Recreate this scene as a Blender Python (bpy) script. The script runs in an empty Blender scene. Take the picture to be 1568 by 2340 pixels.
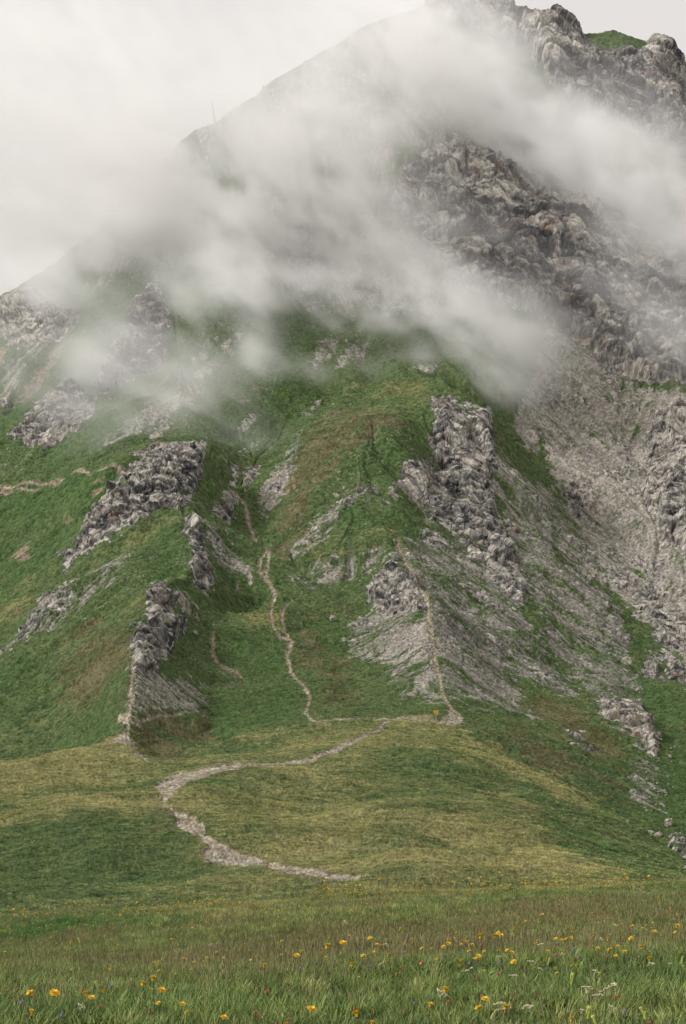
import bpy, math, random, os
import numpy as np
from mathutils import Vector
from mathutils.geometry import delaunay_2d_cdt
# ---------------------------------------------------------------- camera, sky, sun, exposure
scene = bpy.context.scene
col = scene.collection
F = 3829.0            # focal length in photo pixels (photo measured as 1568 x 2339)
HX, HY = 784.0, 1500.0   # vanishing centre / eye level row
cam_data = bpy.data.cameras.new("camera")
cam = bpy.data.objects.new("camera", cam_data); col.objects.link(cam)
cam.location = (0, 0, 0); cam.rotation_euler = (math.radians(90), 0, 0)
cam_data.sensor_fit = 'VERTICAL'; cam_data.sensor_height = 36.0
cam_data.lens = 36.0 * F / 2339.0
cam_data.shift_y = (HY - 2339 / 2) / 2339.0
cam_data.clip_start = 0.5; cam_data.clip_end = 12000
scene.camera = cam
SUN_EL, SUN_AZ = math.radians(38), math.radians(-97)     # azimuth from +Y towards +X ; light comes from the left
world = bpy.data.worlds.new("World"); scene.world = world; world.use_nodes = True
nt = world.node_tree; nt.nodes.clear()
sky = nt.nodes.new('ShaderNodeTexSky'); sky.sky_type = 'NISHITA'; sky.sun_disc = False
sky.sun_elevation = SUN_EL; sky.sun_rotation = SUN_AZ; sky.altitude = 2000; sky.air_density = 1.0; sky.dust_density = 3.0
hsv = nt.nodes.new('ShaderNodeHueSaturation'); hsv.inputs['Saturation'].default_value = 0.12
nt.links.new(sky.outputs[0], hsv.inputs['Color'])
mixw = nt.nodes.new('ShaderNodeMix'); mixw.data_type = 'RGBA'; mixw.inputs[0].default_value = 0.93
nt.links.new(hsv.outputs[0], mixw.inputs[6]); mixw.inputs[7].default_value = (7.95, 7.55, 7.35, 1)   # overcast layer
bg = nt.nodes.new('ShaderNodeBackground'); bg.inputs[1].default_value = 0.10
wo = nt.nodes.new('ShaderNodeOutputWorld')
nt.links.new(mixw.outputs[2], bg.inputs[0]); nt.links.new(bg.outputs[0], wo.inputs[0])
sd = bpy.data.lights.new("sun", 'SUN'); sd.energy = 3.6; sd.angle = math.radians(12); sd.color = (1.0, 0.965, 0.93)
sun = bpy.data.objects.new("sun", sd); col.objects.link(sun)
dirv = Vector((math.sin(SUN_AZ) * math.cos(SUN_EL), math.cos(SUN_AZ) * math.cos(SUN_EL) , math.sin(SUN_EL)))
sun.rotation_euler = dirv.to_track_quat('Z', 'Y').to_euler()
scene.view_settings.view_transform = 'Standard'; scene.view_settings.look = 'None'
scene.view_settings.exposure = 0.05; scene.view_settings.gamma = 1.0
cy = scene.cycles
cy.max_bounces = 14; cy.diffuse_bounces = 2; cy.glossy_bounces = 1; cy.transmission_bounces = 2
cy.transparent_max_bounces = 8; cy.volume_bounces = 12
cy.use_adaptive_sampling = True; cy.adaptive_threshold = 0.02
cy.use_denoising = True
QUICK = float(os.environ.get('QRES', '1.0')) if False else 1.0
rng = np.random.default_rng(7)

# ---------------------------------------------------------------- noise
def _hash(ix, iy, iz, seed):
    h = (ix * 374761393 + iy * 668265263 + iz * 2147483647 + seed * 974711) & 0xFFFFFFFF
    h = ((h ^ (h >> 13)) * 1274126177) & 0xFFFFFFFF
    h = ((h ^ (h >> 16)) * 2246822519) & 0xFFFFFFFF
    return ((h ^ (h >> 15)) & 0xFFFFFF).astype(np.float32) / 8388607.5 - 1.0
def vnoise2(x, y, seed=0):
    xi = np.floor(x); yi = np.floor(y)
    fx = (x - xi).astype(np.float32); fy = (y - yi).astype(np.float32)
    xi = xi.astype(np.int64); yi = yi.astype(np.int64)
    fx = fx * fx * fx * (fx * (fx * 6 - 15) + 10); fy = fy * fy * fy * (fy * (fy * 6 - 15) + 10)
    a = _hash(xi, yi, 0, seed); b = _hash(xi + 1, yi, 0, seed); c = _hash(xi, yi + 1, 0, seed); d = _hash(xi + 1, yi + 1, 0, seed)
    return (a + (b - a) * fx) * (1 - fy) + (c + (d - c) * fx) * fy
def vnoise3(x, y, z, seed=0):
    xi = np.floor(x); yi = np.floor(y); zi = np.floor(z)
    fx = (x - xi).astype(np.float32); fy = (y - yi).astype(np.float32); fz = (z - zi).astype(np.float32)
    xi = xi.astype(np.int64); yi = yi.astype(np.int64); zi = zi.astype(np.int64)
    fx = fx * fx * (3 - 2 * fx); fy = fy * fy * (3 - 2 * fy); fz = fz * fz * (3 - 2 * fz)
    r = []
    for k in (0, 1):
        a = _hash(xi, yi, zi + k, seed); b = _hash(xi + 1, yi, zi + k, seed); c = _hash(xi, yi + 1, zi + k, seed); d = _hash(xi + 1, yi + 1, zi + k, seed)
        r.append((a + (b - a) * fx) * (1 - fy) + (c + (d - c) * fx) * fy)
    return r[0] * (1 - fz) + r[1] * fz
def fbm2(x, y, octs=4, seed=0, gain=0.5, ridged=False):
    s = 0; a = 1; t = 0
    for o in range(octs):
        n = vnoise2(x * 2 ** o + 13.7 * o, y * 2 ** o - 7.1 * o, seed + o)
        if ridged: n = 1 - 2 * np.abs(n)
        s = s + n * a; t += a; a *= gain
    return s / t
def fbm3(x, y, z, octs=4, seed=0, gain=0.5, ridged=False):
    s = 0; a = 1; t = 0
    for o in range(octs):
        n = vnoise3(x * 2 ** o + 13.7 * o, y * 2 ** o - 7.1 * o, z * 2 ** o + 3.3 * o, seed + o)
        if ridged: n = 1 - 2 * np.abs(n)
        s = s + n * a; t += a; a *= gain
    return s / t
def smooth(x, a, b):
    t = np.clip((x - a) / (b - a), 0, 1); return t * t * (3 - 2 * t)
def blur(a, s, axis):
    r = int(math.ceil(s * 2.5)); k = np.exp(-0.5 * (np.arange(-r, r + 1) / s) ** 2); k /= k.sum()
    p = [(0, 0), (0, 0)]; p[axis] = (r, r)
    b = np.pad(a, p, mode='edge'); o = np.zeros_like(a)
    n = a.shape[axis]
    for i, w in enumerate(k):
        o += w * (b[i:i + n] if axis == 0 else b[:, i:i + n])
    return o
# ---------------------------------------------------------------- the lie of the land: ridge, valley and crest lines as (photo column, row, metres away)
def P(X, Y, D): return (X, D, (HY - Y) / F * D)
LINES = []; PTS = []
def L(*pts): LINES.append([P(*p) for p in pts])
def S(*pts): PTS.extend(P(*p) for p in pts)
def Z(*pts): PTS.extend((x, d, z) for x, d, z in pts)
# near meadow
for D, zs in ((3.5, (-1.55, -1.55, -1.5)), (7.3, (-1.62, -1.6, -1.55)), (12, (-2.4, -2.28, -2.2)), (20, (-3.7, -3.4, -3.15)), (35, (-5.95, -5.3, -4.75))):
    Z(*[(x, D, z) for x, z in zip((-900, 784, 2400), zs)]); Z((0, D, zs[0] * .85 + zs[1] * .15), (1568, D, zs[2] * .85 + zs[1] * .15))
L((-900, 2095, 50), (0, 2086, 50), (250, 2056, 50), (400, 2044, 51), (600, 2026, 52), (784, 2009, 52), (1000, 2004, 52), (1200, 2003, 52), (1400, 1996, 52), (1568, 1990, 52), (2400, 1960, 52))
Z(*[(x, 62, -10.3) for x in (-900, 0, 400, 784, 1200, 1568)], (2400, 62, -11))
# mid hill
S((-900, 2085, 76), (0, 2085, 76), (250, 2060, 79), (420, 2040, 80), (600, 2030, 80), (784, 2014, 80), (1000, 2010, 80), (1200, 2000, 82), (1400, 1990, 84), (1568, 2010, 84), (2400, 2300, 84),
  (0, 1985, 102), (200, 1955, 108), (400, 1990, 100), (500, 1978, 98), (620, 1996, 89), (784, 1980, 94), (950, 1960, 100), (1150, 1940, 108), (1300, 1960, 102),
  (-900, 1880, 135), (0, 1880, 135), (150, 1870, 140), (330, 1832, 148), (400, 1862, 135), (460, 1905, 121), (600, 1900, 125), (784, 1890, 130), (930, 1870, 135), (1100, 1860, 143),
  (0, 1800, 175), (200, 1790, 178), (370, 1792, 160), (450, 1762, 175), (600, 1780, 172), (784, 1790, 172), (950, 1770, 180), (1100, 1770, 185),
  (0, 1762, 208), (200, 1742, 215), (500, 1735, 213), (640, 1747, 200), (784, 1706, 225), (900, 1680, 245), (1020, 1705, 232), (1050, 1800, 178), (860, 1815, 160), (700, 1850, 145), (1180, 1880, 136))
L((1100, 1735, 225), (1190, 1800, 187), (1250, 1880, 143), (1330, 1950, 112), (1400, 1988, 92))
S((1350, 1880, 172), (1450, 1945, 145), (1500, 1978, 118), (1300, 1850, 185))
L((-900, 1760, 230), (0, 1737, 240), (110, 1722, 245), (180, 1705, 255), (240, 1697, 262), (285, 1688, 268), (315, 1716, 256), (345, 1748, 240), (440, 1733, 244), (480, 1718, 250), (550, 1673, 270), (620, 1650, 285), (690, 1637, 295), (760, 1640, 298), (830, 1642, 300), (900, 1637, 303), (960, 1651, 303), (1010, 1652, 303), (1054, 1683, 285), (1154, 1728, 258), (1214, 1758, 246), (1274, 1788, 235), (1345, 1828, 215), (1419, 1868, 200), (1450, 1883, 195), (1500, 1925, 176), (1568, 1975, 152), (2400, 2300, 90))
# dip behind it
S((-900, 1800, 275), (0, 1765, 272), (110, 1750, 278), (200, 1728, 288), (345, 1764, 262), (440, 1748, 270), (500, 1730, 278), (580, 1685, 295),
  (1154, 1760, 276), (1274, 1830, 262), (1345, 1880, 248), (1419, 1925, 236), (1500, 1975, 222), (1568, 2020, 205), (2400, 2350, 180))
# left spur with the pyramid crag
L((285, 1688, 268), (293, 1640, 281), (297, 1600, 292), (300, 1540, 310), (306, 1490, 325), (320, 1440, 341), (336, 1390, 358), (360, 1338, 376), (380, 1336, 380), (440, 1330, 398), (455, 1300, 420), (440, 1240, 445), (430, 1185, 468), (350, 1212, 462), (290, 1258, 452), (150, 1335, 438), (0, 1418, 425), (-300, 1560, 400))
L((360, 1338, 376), (290, 1354, 378), (220, 1390, 378), (150, 1425, 377), (80, 1470, 374), (0, 1516, 371), (-300, 1650, 355))
S((330, 1375, 398), (220, 1415, 396), (120, 1462, 394), (0, 1545, 388), (-300, 1690, 370))
S((0, 1728, 318), (100, 1713, 316), (200, 1694, 304), (0, 1640, 342), (100, 1600, 344), (200, 1560, 336), (230, 1620, 312), (200, 1480, 356), (100, 1520, 358), (-300, 1760, 315), (-900, 1800, 300))
S((360, 1400, 372), (345, 1470, 345), (330, 1560, 318), (400, 1380, 385), (430, 1420, 382), (440, 1470, 368), (410, 1520, 350), (400, 1600, 318), (460, 1620, 318), (350, 1640, 296), (380, 1690, 290), (340, 1710, 275), (440, 1700, 296))
L((455, 1710, 296), (478, 1650, 318), (480, 1580, 340), (484, 1500, 365), (487, 1450, 382))
S((300, 1310, 418), (380, 1300, 428), (330, 1260, 440), (400, 1240, 448), (240, 1320, 420), (180, 1350, 416), (60, 1440, 402), (300, 1340, 402), (400, 1320, 405))
S((470, 1370, 402), (480, 1340, 415), (475, 1280, 440), (465, 1220, 465), (500, 1400, 398))
# second spur : rock band
L((480, 1070, 520), (472, 1008, 522), (430, 1008, 518), (350, 1024, 508), (318, 1058, 498), (270, 1110, 485), (222, 1160, 480), (190, 1198, 476), (135, 1284, 466), (0, 1378, 456), (-300, 1530, 430))
S((430, 1170, 474), (432, 1100, 492), (350, 1190, 468), (300, 1215, 458), (240, 1245, 456), (190, 1270, 456), (480, 1100, 508), (470, 1150, 490))
S((470, 1020, 560), (400, 1030, 545), (330, 1065, 530), (250, 1130, 512), (150, 1250, 492), (0, 1365, 485), (-300, 1500, 460))
# gully hill and trail valley
L((487, 1446, 380), (520, 1426, 390), (560, 1401, 398), (590, 1384, 406), (622, 1376, 412), (640, 1400, 402), (665, 1460, 382), (650, 1510, 362), (690, 1580, 335), (700, 1600, 328), (690, 1637, 300))
S((540, 1440, 410), (570, 1410, 420), (605, 1384, 428), (560, 1560, 350), (540, 1500, 366), (600, 1620, 318), (520, 1640, 315), (610, 1460, 380), (620, 1540, 352), (560, 1650, 300))
S((730, 1605, 322), (760, 1560, 342), (722, 1500, 372), (700, 1440, 398), (680, 1400, 408), (770, 1620, 312), (740, 1640, 303))
L((630, 1366, 420), (608, 1335, 435), (612, 1290, 455), (613, 1252, 478), (590, 1235, 484), (565, 1180, 508), (545, 1140, 528), (530, 1122, 540), (510, 1090, 552))
S((540, 1340, 432), (520, 1280, 455), (520, 1220, 478), (500, 1160, 500), (490, 1120, 520), (560, 1290, 455), (500, 1330, 420), (510, 1090, 535), (540, 1390, 420))
S((560, 1090, 560), (590, 1060, 575), (640, 1080, 550), (620, 1150, 522), (640, 1200, 498), (650, 1285, 462), (640, 1370, 425), (660, 1335, 440))
# right spur with the sign at its foot
L((1010, 1652, 303), (1018, 1620, 312), (1008, 1575, 332), (994, 1510, 352), (986, 1450, 372), (978, 1390, 398), (955, 1330, 425), (930, 1285, 445), (907, 1238, 468), (940, 1215, 488), (972, 1180, 515), (966, 1120, 548), (985, 1060, 588), (992, 1000, 602), (1000, 920, 617), (1030, 917, 620), (1060, 932, 622), (1090, 935, 624), (1116, 930, 626), (1122, 980, 618))
S((850, 1360, 430), (845, 1420, 405), (800, 1440, 395), (790, 1500, 375), (800, 1580, 342), (850, 1620, 318), (920, 1625, 312), (870, 1500, 370), (920, 1420, 390), (900, 1330, 432), (860, 1285, 458), (780, 1350, 440), (700, 1310, 455), (660, 1345, 440), (930, 1540, 345), (970, 1600, 322), (760, 1420, 408), (720, 1360, 430))
S((850, 1245, 468), (760, 1260, 464), (700, 1240, 478), (780, 1190, 488), (860, 1200, 483), (900, 1140, 515), (780, 1140, 506), (840, 1120, 518), (700, 1150, 514), (920, 1060, 552), (960, 1045, 565), (860, 1040, 556), (760, 1060, 545), (700, 1040, 562), (800, 970, 594), (900, 960, 600), (960, 940, 618))
L((560, 1010, 600), (640, 1000, 605), (680, 965, 625), (760, 930, 650), (850, 900, 668), (940, 885, 672), (1010, 880, 665), (1060, 905, 650))
S((650, 960, 640), (760, 905, 672), (850, 875, 690), (960, 860, 698), (1060, 870, 700), (540, 1040, 582), (600, 985, 610))
# between tower and far scree
S((1130, 1010, 604), (1170, 1060, 598), (1200, 1100, 592), (1100, 1060, 585), (1060, 1080, 575), (1030, 1120, 560), (1040, 1180, 535), (1150, 1130, 575))
S((1120, 985, 680), (1080, 950, 690), (1180, 1050, 665), (1220, 1090, 650))
L((1140, 860, 740), (1165, 930, 715), (1200, 1020, 690), (1245, 1090, 660), (1290, 1150, 632), (1325, 1220, 600), (1350, 1300, 560), (1370, 1360, 535), (1400, 1430, 500), (1440, 1480, 470), (1460, 1550, 430), (1500, 1640, 385))
L((1062, 1100, 572), (1105, 1200, 540), (1160, 1260, 515), (1200, 1312, 492), (1240, 1390, 462), (1264, 1500, 425), (1334, 1586, 385), (1366, 1603, 372), (1400, 1640, 358), (1440, 1700, 342))
S((1000, 1300, 455), (1060, 1400, 425), (1110, 1500, 392), (1160, 1590, 355), (1220, 1660, 330), (1290, 1730, 305), (1050, 1560, 345), (1060, 1640, 308), (1120, 1670, 300), (1180, 1730, 284), (1280, 1800, 272), (1360, 1850, 262), (1420, 1890, 256), (1050, 1290, 475), (1040, 1230, 505), (1100, 1330, 470), (1180, 1450, 425), (1000, 1200, 508))
S((1230, 1200, 575), (1260, 1290, 530), (1300, 1390, 490), (1350, 1470, 455), (1320, 1540, 415), (1400, 1560, 405), (1280, 1470, 445), (1200, 1180, 570))
# right basin under the big boulder
S((1366, 1604, 385), (1440, 1604, 392), (1500, 1600, 400), (1568, 1600, 405), (1540, 1575, 425), (1568, 1540, 445), (1480, 1700, 345), (1568, 1690, 360), (1450, 1760, 318), (1500, 1790, 312), (1568, 1800, 318), (1500, 1860, 285), (1440, 1860, 280), (1568, 1890, 270), (1510, 1905, 262), (1400, 1760, 310), (2400, 1700, 420), (2400, 1900, 300))
# far right scree flank
L((1252, 745, 868), (1225, 840, 800), (1200, 920, 748), (1180, 975, 716), (1195, 1030, 696), (1230, 1050, 684))
S((1270, 1060, 690), (1300, 1000, 735), (1300, 900, 790), (1350, 1100, 675), (1400, 1000, 745), (1400, 900, 805), (1350, 800, 860), (1450, 1150, 655), (1480, 1050, 715), (1450, 1300, 585), (1400, 1220, 620), (1500, 1400, 535), (1568, 1480, 500), (1540, 1500, 480), (1450, 1420, 520), (1500, 950, 765), (1568, 900, 790), (1530, 1010, 725), (1568, 1100, 675), (1568, 1250, 605), (1500, 1220, 625), (1490, 1500, 470), (1568, 1380, 545), (2400, 1300, 640), (2400, 1500, 520), (2400, 1000, 820))
# left open slope
S((-900, 1300, 540), (0, 1290, 520), (0, 1200, 554), (120, 1190, 536), (200, 1110, 530), (0, 1100, 592), (100, 1050, 592), (250, 1060, 548), (350, 1010, 562), (0, 1000, 630), (150, 1000, 606), (300, 960, 598), (450, 980, 590), (420, 900, 635), (560, 900, 650), (200, 900, 660), (0, 900, 670), (100, 820, 692), (0, 790, 714), (250, 800, 702), (400, 800, 696), (540, 840, 690), (700, 860, 688), (-900, 1000, 640))
S((600, 760, 745), (720, 790, 742), (840, 800, 740), (960, 815, 738), (1050, 820, 738), (300, 700, 748), (390, 680, 752), (120, 700, 750), (500, 650, 790), (700, 650, 815), (850, 680, 810), (1000, 700, 805), (1150, 760, 800))
L((-900, 900, 740), (-300, 790, 765), (0, 668, 785), (130, 590, 812), (210, 530, 838), (300, 450, 870), (380, 352, 925), (450, 290, 965), (520, 240, 995), (620, 180, 1030), (720, 120, 1065), (840, 62, 1105), (960, 5, 1150), (1080, -15, 1185), (1160, -10, 1200), (1180, 45, 1185), (1200, 32, 1190), (1290, 38, 1195), (1320, 66, 1192), (1380, 52, 1196), (1450, 68, 1195), (1475, 85, 1190), (1500, 78, 1192), (1530, 110, 1180), (1568, 210, 1150), (1700, 300, 1140), (2400, 500, 1100))
S((300, 560, 830), (450, 500, 870), (600, 500, 890), (600, 350, 955), (750, 500, 900), (750, 300, 985), (850, 200, 1030), (900, 420, 945), (850, 560, 870), (1000, 250, 1040), (1000, 130, 1090), (1100, 100, 1120))
# middle cliff band and upper wall
L((890, 430, 935), (960, 370, 965), (1040, 320, 985), (1120, 360, 975), (1200, 420, 962), (1300, 480, 955), (1400, 560, 940), (1500, 610, 930), (1568, 640, 925), (2400, 800, 900))
S((1150, 330, 1030), (1300, 400, 1020), (1450, 470, 1010), (1568, 540, 1000), (2400, 700, 1000))
S((900, 520, 900), (1000, 560, 890), (1060, 640, 865), (1180, 700, 850), (1260, 740, 870), (1330, 780, 860), (1440, 840, 835), (1568, 860, 820), (1100, 500, 912), (1200, 560, 905), (1350, 660, 890), (1480, 720, 880), (1000, 430, 935), (1568, 740, 875))
S((1200, 200, 1110), (1250, 120, 1135), (1230, 60, 1175), (1320, 180, 1120), (1400, 250, 1095), (1480, 300, 1080), (1568, 340, 1070), (1400, 130, 1150), (1500, 170, 1135), (1550, 250, 1110), (1300, 280, 1075), (1420, 360, 1050))
# far green shoulder and the back of everything
Z(*[(x, 1650, 200 + 0.1 * x) for x in (-900, 0, 1000)])
L((1400, 170, 1500), (1525, 100, 1500), (1568, 82, 1500), (2400, -50, 1500))
S((1400, 400, 1300), (1568, 300, 1330), (2400, 400, 1300), (1000, 250, 1320), (600, 320, 1200), (300, 660, 1050), (0, 900, 900), (-900, 1200, 900))
Z((-900, 1800, 100), (784, 1800, 300), (2400, 1800, 500))
# ---------------------------------------------------------------- triangulate and sample on a fan of rows and columns
def build_land(ncol, dens):
    sc_u = 1.6 / F
    vs = []; zs = []; es = []
    key = {}
    def add(p):
        k = (round(p[0]), round(p[1], 1))
        if k in key: return key[k]
        key[k] = len(vs); vs.append(Vector(((p[0] - HX) * sc_u, math.log(p[1])))); zs.append(p[2]); return key[k]
    for ln in LINES:
        ids = [add(p) for p in ln]
        es += [(a, b) for a, b in zip(ids[:-1], ids[1:]) if a != b]
    for p in PTS: add(p)
    ov, oe, of, iv, ie, if_ = delaunay_2d_cdt(vs, es, [], 0, 1e-6)
    zz = np.zeros(len(ov))
    for i, src in enumerate(iv):
        if src: zz[i] = zs[src[0]]
        else: zz[i] = np.nan
    ovn = np.array([(v[0], v[1]) for v in ov])
    for i in np.where(np.isnan(zz))[0]:     # crossing constraint lines: nearest known heights
        d = np.hypot(*(ovn - ovn[i]).T); d[np.isnan(zz)] = 9
        j = np.argsort(d)[:3]; w = 1 / (d[j] + 1e-6); zz[i] = (zz[j] * w).sum() / w.sum(); print('crossing at', ovn[i][0] / sc_u + HX, math.exp(ovn[i][1]))
    X = np.concatenate([np.linspace(-880, -140, 60), np.linspace(-130, 1698, ncol), np.linspace(1712, 2380, 60)])
    X = np.concatenate([-880 - 60 * 1.45 ** np.arange(13, 0, -1.), X, 2380 + 60 * 1.45 ** np.arange(1, 14.)])
    segs = [(1.2, 4.5, 12), (4.5, 58, 230), (58, 82, 90), (82, 310, 760), (310, 1260, 2100), (1260, 1640, 40)]
    D = np.concatenate([np.exp(np.linspace(math.log(a), math.log(b), max(4, int(n * dens)), endpoint=False)) for a, b, n in segs])
    A = (np.clip(X, -879, 2379) - HX) * sc_u; B = np.log(np.maximum(D, 3.6))
    H = np.full((len(D), len(X)), np.nan)
    for f in of:
        if len(f) != 3: continue
        (x0, y0), (x1, y1), (x2, y2) = [ov[i] for i in f]; z0, z1, z2 = [zz[i] for i in f]
        det = (y1 - y2) * (x0 - x2) + (x2 - x1) * (y0 - y2)
        if abs(det) < 1e-12: continue
        i0, i1 = np.searchsorted(A, [min(x0, x1, x2) - 1e-9, max(x0, x1, x2) + 1e-9]); j0, j1 = np.searchsorted(B, [min(y0, y1, y2) - 1e-9, max(y0, y1, y2) + 1e-9])
        if i1 <= i0 or j1 <= j0: continue
        a, b = np.meshgrid(A[i0:i1], B[j0:j1])
        l0 = ((y1 - y2) * (a - x2) + (x2 - x1) * (b - y2)) / det; l1 = ((y2 - y0) * (a - x2) + (x0 - x2) * (b - y2)) / det; l2 = 1 - l0 - l1
        m = (l0 > -1e-6) & (l1 > -1e-6) & (l2 > -1e-6)
        sub = H[j0:j1, i0:i1]; sub[m] = (l0 * z0 + l1 * z1 + l2 * z2)[m]
    print('holes', np.isnan(H).sum()); H = np.where(np.isnan(H), -5, H)
    return X, D, H
# ---------------------------------------------------------------- outlines of rock, scree, bare soil and trails
def poly_sd(px, py, poly):
    """signed distance in photo pixels, positive inside"""
    poly = np.array(poly, float); a = poly; b = np.roll(poly, -1, 0)
    d2 = np.full(px.shape, 1e12); ins = np.zeros(px.shape, bool)
    for (x0, y0), (x1, y1) in zip(a, b):
        ex, ey = x1 - x0, y1 - y0; wx, wy = px - x0, py - y0
        t = np.clip((wx * ex + wy * ey) / (ex * ex + ey * ey + 1e-9), 0, 1)
        d2 = np.minimum(d2, (wx - ex * t) ** 2 + (wy - ey * t) ** 2)
        c = (y0 > py) != (y1 > py)
        ins ^= c & (px < (x1 - x0) * (py - y0) / ((y1 - y0) if y1 != y0 else 1e-9) + x0)
    return np.where(ins, 1, -1) * np.sqrt(d2)
def line_sd(px, py, line):
    """line of (x, y, width): distance inside the ribbon"""
    best = np.full(px.shape, -1e6)
    for (x0, y0, w0), (x1, y1, w1) in zip(line[:-1], line[1:]):
        ex, ey = x1 - x0, y1 - y0; wx, wy = px - x0, py - y0
        t = np.clip((wx * ex + wy * ey) / (ex * ex + ey * ey + 1e-9), 0, 1)
        best = np.maximum(best, (w0 + (w1 - w0) * t) / 2 - np.hypot(wx - ex * t, wy - ey * t))
    return best
# rock: key -> (outline, near, far, block size m, relief m, darkness)
ROCKS = {
 'tower': ([(988,918),(1000,910),(1030,912),(1058,932),(1080,926),(1100,938),(1122,928),(1128,1000),(1134,1040),(1120,1080),(1140,1180),(1190,1280),(1215,1340),(1195,1350),(1150,1290),(1090,1230),(1040,1200),(985,1185),(972,1150),(978,1120),(1002,1060),(984,1040),(986,960)], 500, 650, 6, 2.2, .35),
 'tower_left': ([(889,1122),(905,1088),(930,1068),(962,1058),(1000,1062),(978,1118),(972,1140),(950,1150),(925,1110),(905,1134)], 480, 620, 5, 1.3, .1),
 'spur_mid': ([(843,1352),(880,1306),(918,1300),(945,1318),(960,1345),(972,1392),(930,1402),(900,1398),(866,1408),(848,1380)], 370, 470, 4, 1.6, .3),
 'band': ([(472,1008),(474,1060),(444,1100),(436,1168),(424,1172),(390,1162),(362,1172),(300,1204),(252,1240),(190,1268),(140,1292),(136,1282),(188,1228),(196,1190),(230,1150),(280,1098),(320,1056),(350,1026),(430,1008)], 415, 535, 5, 2.0, .35),
 'pyramid': ([(346,1338),(372,1342),(396,1366),(404,1400),(440,1444),(432,1468),(402,1478),(398,1498),(372,1520),(350,1540),(306,1540),(300,1480),(312,1432),(330,1388)], 300, 392, 4, 2.0, .4),
 'rib': ([(418,1188),(448,1196),(462,1230),(478,1280),(484,1330),(466,1352),(448,1340),(436,1290),(424,1230)], 385, 480, 4, 1.6, .55),
 'left_low': ([(22,998),(60,950),(112,902),(165,862),(215,892),(218,932),(172,982),(120,1018),(94,1020),(50,1006)], 530, 660, 6, 2.2, .3),
 'left_mid': ([(205,880),(230,812),(270,770),(290,712),(318,660),(345,632),(380,672),(396,722),(384,770),(372,832),(330,842),(296,858),(250,900)], 580, 800, 7, 3.0, .45),
 'left_high': ([(-120,690),(0,692),(60,680),(110,664),(160,690),(186,722),(140,768),(88,778),(50,790),(0,772),(-120,800)], 600, 780, 7, 2.5, .15),
 'pinnacle': ([(524,1070),(534,1062),(548,1066),(548,1090),(540,1116),(528,1118)], 500, 590, 3, 1.6, .35),
 'knob': ([(560,1080),(572,1070),(606,1064),(600,1080),(584,1096),(566,1124),(556,1120)], 500, 600, 3, 1.2, .15),
 'lump': ([(484,1160),(494,1140),(512,1130),(536,1150),(526,1176),(500,1196),(490,1180)], 450, 560, 3, 1.3, .1),
 'low_wall': ([(775,1146),(788,1122),(812,1124),(836,1112),(856,1114),(850,1130),(818,1140),(790,1152)], 490, 580, 2.5, 1.0, .1),
 'great': ([(1363,1608),(1376,1600),(1408,1606),(1438,1604),(1452,1596),(1466,1602),(1480,1628),(1490,1650),(1506,1692),(1508,1712),(1496,1722),(1478,1718),(1458,1706),(1432,1680),(1402,1656),(1380,1644),(1368,1626)], 330, 400, 3.5, 1.6, .2),
 'fang': ([(1464,1516),(1484,1506),(1490,1492),(1500,1500),(1510,1524),(1530,1546),(1546,1562),(1520,1556),(1494,1544),(1470,1534)], 380, 490, 3, 1.4, .15),
 'fang_right': ([(1506,1486),(1530,1488),(1552,1516),(1600,1560),(1600,1590),(1560,1562),(1530,1530)], 380, 520, 3, 1.2, .2),
 'small_right': ([(1298,1672),(1310,1664),(1332,1666),(1342,1690),(1356,1722),(1340,1720),(1318,1706)], 270, 360, 2, .9, .15),
 'edge_crag': ([(1522,1896),(1548,1904),(1568,1912),(1640,1950),(1640,2020),(1568,1980),(1544,1944)], 140, 262, 1.5, .8, .25),
 'long_rib': ([(-60,1520),(0,1480),(40,1462),(96,1404),(140,1350),(160,1322),(176,1326),(160,1356),(112,1412),(50,1470),(0,1508),(-60,1560)], 335, 420, 4, 1.4, .25),
 'right_ribs': ([(1486,960),(1520,932),(1568,930),(1700,930),(1700,1330),(1568,1290),(1530,1246),(1496,1200),(1470,1150),(1480,1060)], 560, 800, 8, 3.0, .12),
 'right_dark': ([(1440,1350),(1490,1330),(1568,1400),(1700,1480),(1700,1560),(1568,1500),(1510,1470),(1450,1400)], 440, 600, 5, 1.6, .3),
 'gully_knob': ([(1282,1122),(1304,1112),(1330,1128),(1332,1158),(1306,1166),(1290,1146)], 600, 680, 3.5, 1.3, .35),
 'flank_rib': ([(1040,1200),(1090,1230),(1150,1290),(1195,1350),(1206,1400),(1170,1380),(1120,1310),(1070,1250)], 430, 540, 5, 1.4, .3),
 'mid_wall': ([(880,450),(920,392),(960,350),(1040,300),(1120,340),(1200,370),(1300,425),(1400,482),(1500,535),(1568,565),(1700,630),(1700,900),(1568,862),(1490,868),(1400,832),(1330,776),(1260,742),(1180,700),(1110,672),(1050,640),(1000,570),(930,510)], 800, 1070, 14, 6.0, .45),
 'top_wall': ([(1178,24),(1200,26),(1290,34),(1316,60),(1340,100),(1400,112),(1462,118),(1478,84),(1500,70),(1540,100),(1580,180),(1700,270),(1700,460),(1568,360),(1490,320),(1400,300),(1310,250),(1230,160),(1190,90)], 1030, 1215, 16, 6.5, .4),
 'summit': ([(940,0),(1060,-30),(1170,-30),(1186,40),(1180,110),(1130,70),(1060,50),(980,40)], 1080, 1215, 14, 5.0, .2),
 'mist_crag': ([(640,500),(700,480),(730,560),(740,640),(690,650),(650,600)], 700, 900, 8, 3.0, .3),
}
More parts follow.
